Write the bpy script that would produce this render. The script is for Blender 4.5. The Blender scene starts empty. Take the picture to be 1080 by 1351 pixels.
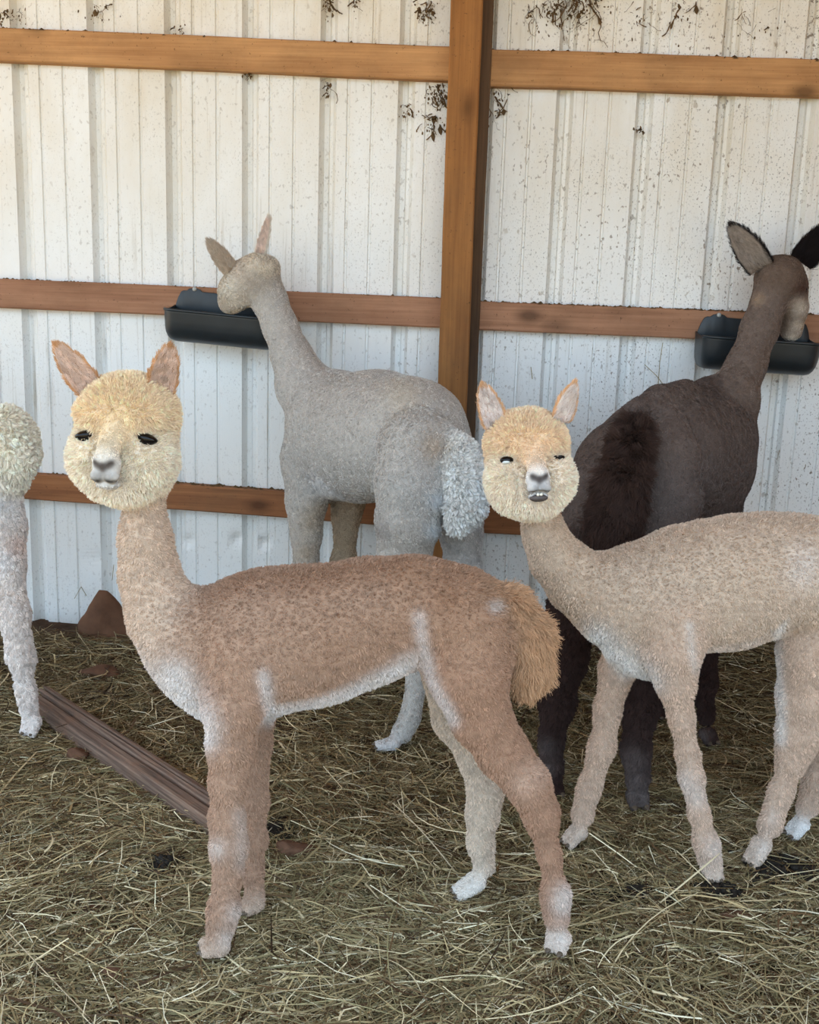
import bpy, bmesh, math, random
import numpy as np
from mathutils import Vector, Matrix, kdtree

random.seed(7)
RNG = np.random.default_rng(11)
SC = bpy.context.scene
COL = SC.collection

# ------------------------------------------------------------------ camera
F_PX, CX, CY = 1400.0, 540.0, 675.5
HCAM = 1.081
_d = np.array([316 - CX, 7500 - CY, F_PX]); _d /= np.linalg.norm(_d)
_Z = -_d
_Y = np.array([0, 0, 1.0]) - _Z[2] * _Z; _Y /= np.linalg.norm(_Y)
_X = np.cross(_Y, _Z)
CM = np.array([_X, _Y, _Z])                 # camera axes -> world axes
CAM = np.array([0, 0, HCAM])
cam_d = bpy.data.cameras.new('camera'); cam = bpy.data.objects.new('camera', cam_d); COL.objects.link(cam)
cam_d.sensor_fit = 'HORIZONTAL'; cam_d.sensor_width = 36.0; cam_d.lens = 36.0 * F_PX / 1080.0
cam_d.clip_start = 0.05
_r = CM @ np.array([1, 0, 0]); _u = CM @ np.array([0, -1, 0]); _b = CM @ np.array([0, 0, -1])
cam.matrix_world = Matrix(((_r[0], _u[0], _b[0], 0), (_r[1], _u[1], _b[1], 0), (_r[2], _u[2], _b[2], HCAM), (0, 0, 0, 1)))
SC.camera = cam

# ------------------------------------------------------------------ sky, sun, exposure
world = bpy.data.worlds.new('sky'); SC.world = world; world.use_nodes = True
bg = world.node_tree.nodes['Background']
bg.inputs[0].default_value = (0.60, 0.80, 1.0, 1); bg.inputs[1].default_value = 1.55
sun_d = bpy.data.lights.new('sun', 'SUN'); sun_d.energy = 6.5; sun_d.angle = math.radians(1.0); sun_d.color = (1.0, 0.90, 0.74)
sun = bpy.data.objects.new('sun', sun_d); COL.objects.link(sun)
sun.rotation_euler = (math.radians(-38), math.radians(-8), 0)     # from behind the shed, over its roof
SC.view_settings.view_transform = 'Standard'; SC.view_settings.look = 'None'
SC.view_settings.gamma = 1.0; SC.view_settings.use_curve_mapping = False
SC.view_settings.exposure = 1.12

# ------------------------------------------------------------------ helpers
def ray(px, py):
    return CM @ np.array([(px - CX) / F_PX, (py - CY) / F_PX, 1.0])
def P(px, py, Y):
    r = ray(px, py); return CAM + r * (Y / r[1])
def mpp(p):                                  # metres that one photo pixel spans at p
    return float((np.asarray(p) - CAM) @ CM[:, 2]) / F_PX
def srgb(r, g, b):
    def c(v):
        v /= 255.0
        return v / 12.92 if v <= 0.04045 else ((v + 0.055) / 1.055) ** 2.4
    return (c(r), c(g), c(b))
def nrm(v):
    v = np.asarray(v, float); return v / (np.linalg.norm(v) + 1e-12)

def link_mesh(name, me, mat=None, parent=None):
    o = bpy.data.objects.new(name, me); COL.objects.link(o)
    if mat is not None: me.materials.append(mat)
    if parent is not None:
        o.parent = parent; o.matrix_parent_inverse = parent.matrix_world.inverted()
    return o
def mesh_from(name, verts, faces, smooth=True):
    me = bpy.data.meshes.new(name)
    me.from_pydata([tuple(map(float, v)) for v in verts], [], [tuple(map(int, f)) for f in faces])
    me.update()
    if smooth: me.polygons.foreach_set('use_smooth', [True] * len(me.polygons))
    return me
def mesh_np(name, V, Q, smooth=True):        # numpy arrays, faces all of one size
    me = bpy.data.meshes.new(name); n = Q.shape[1]
    me.vertices.add(len(V)); me.vertices.foreach_set('co', np.ascontiguousarray(V, np.float32).ravel())
    me.loops.add(Q.size); me.loops.foreach_set('vertex_index', np.ascontiguousarray(Q, np.int32).ravel())
    me.polygons.add(len(Q)); me.polygons.foreach_set('loop_start', np.arange(0, Q.size, n, dtype=np.int32))
    me.update(calc_edges=True); me.validate()
    if smooth: me.polygons.foreach_set('use_smooth', np.ones(len(me.polygons), bool))
    return me
def set_col(me, C, name='col'):
    a = me.attributes.new(name, 'FLOAT_COLOR', 'POINT')
    a.data.foreach_set('color', np.concatenate([C, np.ones((len(C), 1))], 1).astype(np.float32).ravel())
def tag(o, label=None, cat=None, group=None, kind=None):
    for k, v in (('label', label), ('category', cat), ('group', group), ('kind', kind)):
        if v: o[k] = v
    return o
def empty(name, loc):
    o = bpy.data.objects.new(name, None); COL.objects.link(o)
    o.location = tuple(map(float, loc)); o.empty_display_size = 0.05
    bpy.context.view_layer.update()
    return o

class NT:
    def __init__(s, name):
        s.m = bpy.data.materials.new(name); s.m.use_nodes = True
        s.t = s.m.node_tree; s.b = s.t.nodes['Principled BSDF']
    def n(s, kind, **kw):
        nd = s.t.nodes.new(kind)
        for k, v in kw.items():
            if k.startswith('i_'): 
                key = k[2:]; key = int(key) if key.isdigit() else key
                nd.inputs[key].default_value = v
            else: setattr(nd, k, v)
        return nd
    def l(s, a, b): s.t.links.new(a, b)
    def ramp(s, fac, stops, interp='LINEAR'):
        r = s.n('ShaderNodeValToRGB'); e = r.color_ramp.elements; r.color_ramp.interpolation = interp
        while len(e) < len(stops): e.new(0.5)
        for el, (p, c) in zip(e, stops):
            el.position = p; el.color = (c, c, c, 1) if isinstance(c, (int, float)) else (*c, 1)
        s.l(fac, r.inputs[0]); return r.outputs[0]
    def mix(s, fac, a, b, mode='MIX'):
        m = s.n('ShaderNodeMix', data_type='RGBA', blend_type=mode)
        for sock, v in ((m.inputs[0], fac), (m.inputs[6], a), (m.inputs[7], b)):
            if hasattr(v, 'is_linked'): s.l(v, sock)
            elif isinstance(v, (int, float)): sock.default_value = v
            else: sock.default_value = (*v, 1)
        return m.outputs[2]
    def coords(s, kind='Object', scale=(1, 1, 1), rot=(0, 0, 0), loc=(0, 0, 0)):
        tc = s.n('ShaderNodeTexCoord'); mp = s.n('ShaderNodeMapping')
        mp.inputs['Scale'].default_value = scale; mp.inputs['Rotation'].default_value = rot; mp.inputs['Location'].default_value = loc
        s.l(tc.outputs[kind], mp.inputs[0]); return mp.outputs[0]
    def noise(s, vec, scale, detail=4, rough=0.55, out='Fac'):
        nd = s.n('ShaderNodeTexNoise'); nd.inputs['Scale'].default_value = scale
        nd.inputs['Detail'].default_value = detail; nd.inputs['Roughness'].default_value = rough
        s.l(vec, nd.inputs['Vector']); return nd.outputs[out]
    def math(s, op, a, b=0.0):
        m = s.n('ShaderNodeMath', operation=op)
        for i, v in enumerate((a, b)):
            if hasattr(v, 'is_linked'): s.l(v, m.inputs[i])
            else: m.inputs[i].default_value = v
        return m.outputs[0]
    def bump(s, h, strength=0.3, dist=0.002):
        b = s.n('ShaderNodeBump'); b.inputs['Strength'].default_value = strength; b.inputs['Distance'].default_value = dist
        s.l(h, b.inputs['Height']); s.l(b.outputs[0], s.b.inputs['Normal'])
    def base(s, c, rough=0.8, spec=0.3, metal=0.0):
        if hasattr(c, 'is_linked'): s.l(c, s.b.inputs['Base Color'])
        else: s.b.inputs['Base Color'].default_value = (*c, 1)
        if hasattr(rough, 'is_linked'): s.l(rough, s.b.inputs['Roughness'])
        else: s.b.inputs['Roughness'].default_value = rough
        s.b.inputs['Specular IOR Level'].default_value = spec; s.b.inputs['Metallic'].default_value = metal
        return s.m

# ------------------------------------------------------------------ materials
def mat_wood(name, light, dark, axis=0, seed=0.0, stain=0.0):
    m = NT(name)
    sc = [30.0, 30.0, 30.0]; sc[axis] = 1.1
    v = m.coords('Object', tuple(sc), loc=(seed, seed * 2, seed * 3))
    g = m.noise(v, 2.2, 6, 0.6)
    sc2 = [9.0, 9.0, 9.0]; sc2[axis] = 1.6
    v2 = m.coords('Object', tuple(sc2), loc=(seed * 1.7, seed, 0))
    g2 = m.noise(v2, 1.6, 5, 0.55)
    sc3 = [160.0, 160.0, 160.0]; sc3[axis] = 3.0
    g3 = m.noise(m.coords('Object', tuple(sc3), loc=(0, seed, seed)), 1.0, 4, 0.6)
    fac = m.math('ADD', m.math('MULTIPLY', g, 0.30), m.math('ADD', m.math('MULTIPLY', g2, 0.45), m.math('MULTIPLY', g3, 0.28)))
    c = m.ramp(fac, [(0.36, dark), (0.52, tuple((a + b) / 2 for a, b in zip(dark, light))), (0.66, light)])
    # knots
    sk = [7.0, 7.0, 7.0]; sk[axis] = 3.6
    vo = m.n('ShaderNodeTexVoronoi'); vo.inputs['Scale'].default_value = 1.0
    m.l(m.coords('Object', tuple(sk), loc=(seed * 3.1, 0.3 + seed, seed * .7)), vo.inputs['Vector'])
    kn = m.ramp(vo.outputs['Distance'], [(0.06, 1.0), (0.13, 0.45), (0.22, 0.0)])
    c = m.mix(m.math('MULTIPLY', kn, 0.75), c, tuple(x * 0.32 for x in dark))
    # dust and grime
    d = m.noise(m.coords('Object', (1, 1, 1)), 5.0, 6, 0.7)
    c = m.mix(m.ramp(d, [(0.45, 0.0), (0.75, 0.35 + stain)]), c, srgb(96, 74, 52))
    sp = m.noise(m.coords('Object', (1, 1, 1)), 120.0, 3, 0.6)
    c = m.mix(m.ramp(sp, [(0.66, 0.0), (0.74, 0.7)]), c, srgb(62, 44, 30))
    m.base(c, 0.78, 0.25); m.bump(g, 0.35, 0.002)
    return m.m

def mat_panel():
    m = NT('painted_steel')
    v = m.coords('Object')
    c = srgb(234, 234, 231)
    # broad dust film, denser with height to also paint in the warm light there
    sep = m.n('ShaderNodeSeparateXYZ'); m.l(v, sep.inputs[0])
    film = m.noise(m.coords('Object', (1.6, 1, 0.8)), 2.3, 6, 0.65)
    up = m.n('ShaderNodeMapRange'); up.inputs[1].default_value = 0.9; up.inputs[2].default_value = 2.0; m.l(sep.outputs[2], up.inputs[0])
    fm = m.math('MULTIPLY', m.ramp(film, [(0.35, 0.0), (0.72, 0.75)]), m.math('ADD', m.math('MULTIPLY', up.outputs[0], 0.85), 0.08))
    c = m.mix(fm, c, srgb(196, 172, 122))
    # vertical dribbles
    dr = m.noise(m.coords('Object', (38, 38, 1.3)), 1.5, 5, 0.7)
    pat = m.noise(m.coords('Object', (1, 1, 1), loc=(4, 2, 1)), 3.0, 3, 0.6)
    c = m.mix(m.math('MULTIPLY', m.ramp(dr, [(0.56, 0.0), (0.72, 0.55)]), m.ramp(pat, [(0.42, 0.0), (0.62, 1.0)])), c, srgb(150, 132, 98))
    # splashed specks, thicker towards the right-hand bay
    rx = m.n('ShaderNodeMapRange'); rx.inputs[1].default_value = -0.6; rx.inputs[2].default_value = 0.7; rx.inputs[3].default_value = 0.35; rx.inputs[4].default_value = 1.0
    m.l(sep.outputs[0], rx.inputs[0])
    for sc, lo, col, k in ((95.0, 0.64, srgb(112, 92, 66), 0.85), (210.0, 0.64, srgb(84, 70, 52), 0.8), (42.0, 0.70, srgb(140, 118, 84), 0.7)):
        sp = m.noise(m.coords('Object', (1, 1, 0.7), loc=(sc, 0, sc * .3)), sc, 2, 0.5)
        dens = m.noise(m.coords('Object', (1, 1, 1), loc=(sc * .1, 3, 1)), 4.0, 3, 0.6)
        thr = m.ramp(sp, [(lo - 0.03, 0.0), (lo + 0.03, 1.0)])
        dd = m.math('MULTIPLY', m.ramp(dens, [(0.38, 0.05), (0.6, 1.0)]), m.math('MULTIPLY', rx.outputs[0], k))
        c = m.mix(m.math('MULTIPLY', thr, dd), c, col)
    m.base(c, 0.42, 0.45)
    return m.m

def mat_attr(name, rough=0.9, spec=0.1, var=0.0, vscale=60.0, bump=0.0, bdist=0.004, bscale=160.0):
    m = NT(name)
    a = m.n('ShaderNodeAttribute', attribute_name='col'); c = a.outputs['Color']
    if var:
        n = m.noise(m.coords('Object'), vscale, 4, 0.6)
        c = m.mix(1.0, c, m.ramp(n, [(0.3, 1.0 - var), (0.7, 1.0 + var * 0.35)]), 'MULTIPLY')
    m.base(c, rough, spec)
    if bump:
        m.bump(m.noise(m.coords('Object'), bscale, 3, 0.6), bump, bdist)
    return m.m
def mat_plain(name, c, rough=0.6, spec=0.4, var=0.25, vscale=30.0, bump=0.0):
    m = NT(name); n = m.noise(m.coords('Object'), vscale, 5, 0.6)
    m.base(m.mix(1.0, c, m.ramp(n, [(0.3, 1 - var), (0.7, 1 + var)]), 'MULTIPLY'), rough, spec)
    if bump: m.bump(n, bump, 0.004)
    return m.m

M_PANEL = mat_panel()
M_GIRT1 = mat_wood('girt_wood_orange', srgb(204, 156, 106), srgb(156, 110, 70), 0, 0.3)
M_GIRT2 = mat_wood('girt_wood_red', srgb(182, 136, 106), srgb(130, 90, 66), 0, 2.7)
M_GIRT3 = mat_wood('girt_wood_brown', srgb(170, 116, 76), srgb(116, 72, 46), 0, 5.1, 0.1)
M_POST = mat_wood('post_wood', srgb(166, 114, 64), srgb(118, 76, 40), 2, 1.9)
M_BLACK = mat_plain('black_plastic', srgb(30, 36, 40), 0.42, 0.5, 0.35, 14.0)
M_FUR = mat_attr('fleece_strands', 0.85, 0.12)
M_SKIN = mat_attr('shorn_coat', 0.95, 0.05, 0.22, 70.0, 0.5, 0.004, 190.0)
M_HAY = mat_attr('dry_hay', 0.7, 0.25)
M_EYE = mat_plain('wet_dark_eye', srgb(14, 10, 10), 0.12, 0.25, 0.1)
M_NAIL = mat_plain('horn_nail', srgb(92, 78, 64), 0.5, 0.4, 0.3, 90)
M_DIRT = mat_plain('dark_dirt', srgb(98, 78, 54), 0.95, 0.1, 0.4, 60, 0.4)
M_CLOD = mat_plain('red_clay', srgb(100, 72, 56), 0.95, 0.1, 0.3, 24, 0.5)
M_ROCK = mat_plain('brown_stone', srgb(102, 72, 54), 0.9, 0.15, 0.3, 13, 0.6)
M_STEELTRIM = mat_plain('galvanised', srgb(170, 170, 165), 0.4, 0.5, 0.1)
M_ROOF = mat_wood('roof_boards', srgb(196, 156, 104), srgb(150, 108, 66), 1, 8.0)

# ------------------------------------------------------------------ the shed
TH = math.radians(3.0); WD = 3.25
WN = np.array([math.sin(TH), math.cos(TH), 0.0])           # into the wall
WT = np.array([math.cos(TH), -math.sin(TH), 0.0])          # along the wall, to the right
def WP(px, py, off=0.0):                                   # photo pixel -> (along, height) on a plane off metres in front of the sheet
    r = ray(px, py); t = (WD - off) / (r @ WN); p = CAM + r * t
    return float(p @ WT), float(p[2])
WORG = WN * WD
wallm = Matrix(((WT[0], WN[0], 0, WORG[0]), (WT[1], WN[1], 0, WORG[1]), (0, 0, 1, 0), (0, 0, 0, 1)))
wall = bpy.data.objects.new('wall_back', None); COL.objects.link(wall); wall.matrix_world = wallm; tag(wall, kind='structure')
bpy.context.view_layer.update()
def wall_part(name, me, mat):
    o = bpy.data.objects.new(name, me); COL.objects.link(o); me.materials.append(mat); o.parent = wall; return o

PITCH = 0.2286
prof = [(0.0, 0.0), (0.012, 0.028), (0.026, 0.028), (0.030, 0.020), (0.040, 0.018), (0.050, 0.0), (0.0795, 0.0), (0.082, 0.0045), (0.087, 0.0045), (0.0895, 0.0),
        (0.1495, 0.0), (0.152, 0.0045), (0.157, 0.0045), (0.1595, 0.0)]
dents = [(WP(176, 708), 0.034), (WP(243, 715), 0.03), (WP(310, 712), 0.034), (WP(345, 716), 0.03), (WP(120, 735), 0.04), (WP(205, 760), 0.05)]
x_first = WP(218, 170)[0]                                   # a major rib measured in the photograph
def panel(i):
    x0 = x_first + (4 * i) * PITCH
    xs = []
    for k in range(4):
        xs += [(x0 + k * PITCH + a, d) for a, d in prof]
    xs.append((x0 + 4 * PITCH, -0.0008)); xs.append((x0 + 4 * PITCH + 0.006, 0.012))
    fine = []
    for (a, d), (b, e) in zip(xs, xs[1:]):
        n = max(1, int((b - a) / 0.010)) if -0.6 <= i <= 0 else 1
        for q in range(n): fine.append((a + (b - a) * q / n, d + (e - d) * q / n))
    fine.append(xs[-1])
    zs = [-0.05] + list(np.linspace(0.02, 0.55, 46)) + [0.75, 1.1, 1.6, 2.2, 2.75]
    V, Fc = [], []
    for z in zs:
        for a, d in fine:
            dd = d
            for (cx, cz), r in dents:
                q = ((a - cx) / r) ** 2 + ((z - cz) / (r * 0.8)) ** 2
                if q < 4: dd += 0.012 * math.exp(-q * 1.6) * (0.7 + 0.6 * math.sin((a - cx) / r * 2.2 + 0.6))
            V.append((a, dd, z))
    n = len(fine)
    for r in range(len(zs) - 1):
        for c in range(n - 1):
            Fc.append((r * n + c, r * n + c + 1, (r + 1) * n + c + 1, (r + 1) * n + c))
    me = mesh_from('wall_panel', V, Fc, smooth=False)
    return wall_part('wall_panel', me, M_PANEL)
for i in range(-3, 3): panel(i)

def beam_mesh(name, ax, az, bx, bz, hgt, y0, y1, seg=24, wob=0.0015, seed=0, ext=0.0, vertical=False):
    """A sawn timber from (ax,az) to (bx,bz): slightly rounded arrises and a little warp."""
    rg = random.Random(seed); r = 0.004; h = hgt / 2
    sec = [(y0 + r, -h), (y1, -h), (y1, h), (y0 + r, h), (y0, h - r), (y0, h * .34), (y0, -h * .3), (y0, -h + r)]
    L = math.hypot(bx - ax, bz - az); ux, uz = (bx - ax) / L, (bz - az) / L
    V, Fc = [], []
    ph = rg.random() * 6
    for s in range(seg + 1):
        t = s / seg; c = (ax + ux * L * t, az + uz * L * t)
        w = wob * math.sin(t * 7 + ph) + wob * .6 * math.sin(t * 17 + ph * 2)
        for (y, q) in sec:
            q2 = q + w + rg.uniform(-1, 1) * 0.0005
            V.append((c[0] - uz * q2, y, c[1] + ux * q2))
    n = len(sec)
    for s in range(seg):
        for k in range(n):
            Fc.append((s * n + k, s * n + (k + 1) % n, (s + 1) * n + (k + 1) % n, (s + 1) * n + k))
    Fc.append(tuple(range(n))); Fc.append(tuple(range(seg * n + n - 1, seg * n - 1, -1)))
    return mesh_from(name, V, Fc, smooth=False)
GT = 0.038
def girt(pa, pb, wpx, mat, seed, ext_l=0.0, ext_r=0.0):
    ax, az = WP(*pa, off=GT); bx, bz = WP(*pb, off=GT)
    sl = (bz - az) / (bx - ax)
    ax, az = ax - ext_l, az - sl * ext_l; bx, bz = bx + ext_r, bz + sl * ext_r
    me = beam_mesh('girt', ax, az, bx, bz, wpx * 3.2 / F_PX, -GT, -0.0005, 30, 0.0012, seed)
    return wall_part('girt', me, mat)
girts = [girt((0, 57), (600, 84.5), 40, M_GIRT1, 1, 1.6), girt((625, 88), (1080, 103), 43, M_GIRT1, 2, 0, 0.9),
         girt((0, 386.5), (592, 414), 38.5, M_GIRT2, 3, 1.6), girt((607, 416), (1080, 434), 37, M_GIRT2, 4, 0, 0.9),
         girt((60, 644), (592, 682), 36, M_GIRT3, 5, 1.6), girt((592, 683), (1080, 712), 36, M_GIRT3, 6, 0, 0.9)]
# post standing in front of the girts
pw = 0.088; poff = GT + 0.09
xa, za = WP(616, 0, poff); xb, zb = WP(595.5, 528, poff)
sl = (xa - xb) / (za - zb)
me = beam_mesh('post', xb - sl * (zb + 0.03), -0.03, xa + sl * (2.75 - za), 2.75, pw, -poff, -GT - 0.0005, 30, 0.001, 9)
post = wall_part('post', me, M_POST)
# thin dark wooden strip standing behind the post's right edge
M_DARK_STRIP = mat_wood('dark_strip_wood', srgb(112, 86, 62), srgb(64, 48, 36), 2, 4.4, 0.2)
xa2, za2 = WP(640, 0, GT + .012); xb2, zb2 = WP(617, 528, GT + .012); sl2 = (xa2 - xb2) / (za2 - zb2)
me = beam_mesh('dark_strip', xb2 - sl2 * (zb2 + .03), -0.03, xa2 + sl2 * (2.75 - za2), 2.75, .050, -GT - .012, -GT - .0008, 20, 0.001, 10)
wall_part('dark_strip', me, M_DARK_STRIP)

# roof, side wall and ground outside the picture, which shape the light
def box(name, lo, hi, mat, kind='structure'):
    bm = bmesh.new(); bmesh.ops.create_cube(bm, size=1.0)
    for v in bm.verts: v.co = Vector([lo[i] + (v.co[i] + .5) * (hi[i] - lo[i]) for i in range(3)])
    me = bpy.data.meshes.new(name); bm.to_mesh(me); bm.free()
    return tag(link_mesh(name, me, mat), kind=kind)
roof = box('ceiling', (-3.6, 0.15, 2.74), (3.2, 3.6, 2.80), M_ROOF)
wall_r = box('wall_right', (2.1, 0.4, -0.05), (2.14, 3.1, 2.74), M_POST)

# floor: trodden earth with low undulation
def gz(x, y):
    return 0.010 * np.sin(x * 2.3 + 1.1) * np.cos(y * 2.9 + .4) + 0.006 * np.sin(x * 6.1 + y * 4.7) + 0.020 * np.exp(-((y - 3.05) / 0.16) ** 2) + 0.060 * np.exp(-((y - 3.02) / 0.22) ** 2) / (1 + np.exp(-(x - 0.35) * 9))
gx = np.linspace(-3.4, 3.4, 120); gy = np.linspace(0.3, 3.6, 70)
GX, GY = np.meshgrid(gx, gy)
GZ = gz(GX, GY) - 0.018
V = np.stack([GX, GY, GZ], -1).reshape(-1, 3); n = len(gx)
ii = (np.arange(len(gy) - 1)[:, None] * n + np.arange(n - 1)[None]).ravel()
mg = NT('trodden_earth'); v = mg.coords('Object'); nz = mg.noise(v, 7, 8, 0.7); n2 = mg.noise(v, 55, 5, 0.7)
c = mg.ramp(nz, [(0.3, srgb(52, 38, 28)), (0.55, srgb(84, 62, 46)), (0.75, srgb(112, 84, 64))])
c = mg.mix(mg.ramp(n2, [(0.45, 0.0), (0.75, 0.6)]), c, srgb(44, 34, 24)); mg.base(c, 0.95, 0.1); mg.bump(n2, 0.8, 0.01)
floor = tag(link_mesh('floor', mesh_np('floor', V, np.stack([ii, ii + 1, ii + n + 1, ii + n], 1)), mg.m), kind='structure')
mo = NT('sunny_yard'); v = mo.coords('Object')
mo.base(mo.ramp(mo.noise(v, 1.2, 6, 0.6), [(0.3, srgb(176, 148, 106)), (0.7, srgb(206, 182, 138))]), 0.95, 0.1)
yard = link_mesh('ground_outside', mesh_from('yard', [(-40, -40, -0.06), (40, -40, -0.06), (40, 40, -0.06), (-40, 40, -0.06)], [(0, 1, 2, 3)]), mo.m)
tag(yard, kind='structure')

# ------------------------------------------------------------------ animals: one continuous surface grown from blended volumes
class Flesh:
    """Blended round cones and ellipsoids; every volume carries coat colour, strand length and lay."""
    def __init__(s): s.ops = []; s.paint = []
    def cone(s, a, b, ra, rb, k=0.02, lat=None, ls=1.0, col=(.5, .4, .3), fl=0.006, lay=0.5, cl=0.3):
        s.ops.append(dict(t='c', a=np.array(a, float), b=np.array(b, float), ra=ra, rb=rb, k=k, lat=None if lat is None else nrm(lat), ls=ls, col=col, fl=fl, lay=lay, cl=cl, sub=False))
    def ell(s, c, R, rad, k=0.02, col=(.5, .4, .3), fl=0.006, lay=0.5, cl=0.3, sub=False):
        s.ops.append(dict(t='e', a=np.array(c, float), R=np.array(R, float), rad=np.array(rad, float), k=k, col=col, fl=fl, lay=lay, cl=cl, sub=sub))
    def chain(s, pts, k=0.02, **kw):
        """pts: (px, py, Y, radius in photo pixels)"""
        W = [(P(x, y, Y), r) for x, y, Y, r in pts]
        e = 0.55 * kw.get('fl', 0.0) if kw.get('fl', 0.0) < .011 else 0.35 * kw['fl']     # the coat adds to the outline
        for (p, r), (q, r2) in zip(W, W[1:]): s.cone(p, q, max(r * mpp(p) - e, .004), max(r2 * mpp(q) - e, .004), k=k, **kw)
    def spot(s, px, py, Y, rpx, col, strength=1.0, fl=None, surf=True):
        p = P(px, py, Y); r = nrm(p - CAM); s.paint.append((p, rpx * mpp(p), np.array(col), strength, fl, r))
    def streak(s, pts, Y, rpx, col, strength=.4, step=6.0):
        for (x0, y0), (x1, y1) in zip(pts, pts[1:]):
            n = max(1, int(math.hypot(x1 - x0, y1 - y0) / step))
            for k in range(n): s.spot(x0 + (x1 - x0) * k / n, y0 + (y1 - y0) * k / n, Y, rpx, col, strength)
    @staticmethod
    def dist(o, X):
        if o['t'] == 'c':
            a, b = o['a'], o['b']; pa = X - a; ba = b - a; L2 = ba @ ba + 1e-12
            sc = 1.0
            if o['lat'] is not None:
                u = o['lat']; f = (1.0 / o['ls'] - 1.0)
                pa = pa + (pa @ u)[..., None] * u * f - ((pa @ ba) / L2)[..., None] * u * ((ba @ u) * f) * 0
                ba = ba + u * (ba @ u) * f; L2 = ba @ ba + 1e-12; sc = min(1.0, o['ls']) ** 0.5
            h = np.clip((pa @ ba) / L2, 0, 1)
            q = pa - h[..., None] * ba
            return (np.sqrt((q * q).sum(-1)) - (o['ra'] + (o['rb'] - o['ra']) * h)) * sc
        q = ((X - o['a']) @ o['R'].T) / o['rad']
        k0 = np.sqrt((q * q).sum(-1)) + 1e-9; qq = q / o['rad']; k1 = np.sqrt((qq * qq).sum(-1)) + 1e-9
        return k0 * (k0 - 1.0) / k1
    def bounds(s, o):
        pad = o['k'] + 0.02
        if o['t'] == 'c':
            r = max(o['ra'], o['rb']) * max(1.0, o['ls'] if o['lat'] is not None else 1.0) + pad
            return np.minimum(o['a'], o['b']) - r, np.maximum(o['a'], o['b']) + r
        e = np.sqrt(((o['R'].T * o['rad']) ** 2).sum(1)) + pad
        return o['a'] - e, o['a'] + e
    def build(s, h=0.005, smooth=3, fine=None):
        B = [s.bounds(o) for o in s.ops if not o['sub']]
        lo = np.min([b[0] for b in B], 0); hi = np.max([b[1] for b in B], 0)
        ax = []
        for i in range(3):
            if fine is None: ax.append(np.arange(lo[i], hi[i] + h, h)); continue
            f0, f1, hf = fine[0][i], fine[1][i], fine[2]
            ax.append(np.concatenate([np.arange(f0, lo[i] - h, -h)[1:][::-1], np.arange(f0, f1, hf), np.arange(f1, hi[i] + h, h)]))
        n = np.array([len(x) for x in ax])
        D = np.full(n, 0.06, np.float32)
        for o in s.ops:
            b0, b1 = s.bounds(o)
            i0 = np.array([np.searchsorted(ax[i], b0[i]) for i in range(3)]); i1 = np.array([np.searchsorted(ax[i], b1[i]) for i in range(3)])
            if (i1 <= i0).any(): continue
            sl = tuple(slice(a, b) for a, b in zip(i0, i1))
            X = np.stack(np.meshgrid(*[ax[i][sl[i]] for i in range(3)], indexing='ij'), -1).astype(np.float32)
            d = s.dist(o, X).astype(np.float32); cur = D[sl]; k = o['k']
            if o['sub']:
                d = -d; hh = np.maximum(k - np.abs(cur - d), 0) / k
                D[sl] = np.maximum(cur, d) + hh * hh * k * 0.25
            else:
                hh = np.maximum(k - np.abs(cur - d), 0) / k
                D[sl] = np.minimum(cur, d) - hh * hh * k * 0.25
        V, Q = surface_nets(D, ax)
        # keep the largest connected surface only
        V, Q = biggest(V, Q)
        V = relax(V, Q, smooth)
        return V, Q
    def attrs(s, V):
        n = len(V); wsum = np.full(n, 1e-9); C = np.zeros((n, 3)); FL = np.zeros(n); LAY = np.zeros(n); CL = np.zeros(n)
        for o in s.ops:
            if o['sub']: continue
            b0, b1 = s.bounds(o); m = ((V > b0 - .02) & (V < b1 + .02)).all(1)
            if not m.any(): continue
            w = np.exp(-np.maximum(s.dist(o, V[m]), -0.02) / 0.008); w = np.minimum(w, 12.0)
            wsum[m] += w; C[m] += w[:, None] * np.array(o['col']); FL[m] += w * o['fl']; LAY[m] += w * o['lay']; CL[m] += w * o['cl']
        C /= wsum[:, None]; FL /= wsum; LAY /= wsum; CL /= wsum
        for p, r, col, st, fl, *dr in s.paint:
            dv = V - p; q = (dv ** 2).sum(1)
            if dr:                                   # a coat marking: a patch that wraps the near flank
                al = dv @ dr[0]; q = q - al * al + np.maximum(np.abs(al) - .07, 0) ** 2 * 4
            q = q / (r * r); w = np.clip(st * np.exp(-q), 0, 1)
            C = C * (1 - w[:, None]) + col * w[:, None]
            if fl is not None: FL = FL * (1 - w) + fl * w
        return C, FL, LAY, CL

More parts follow.
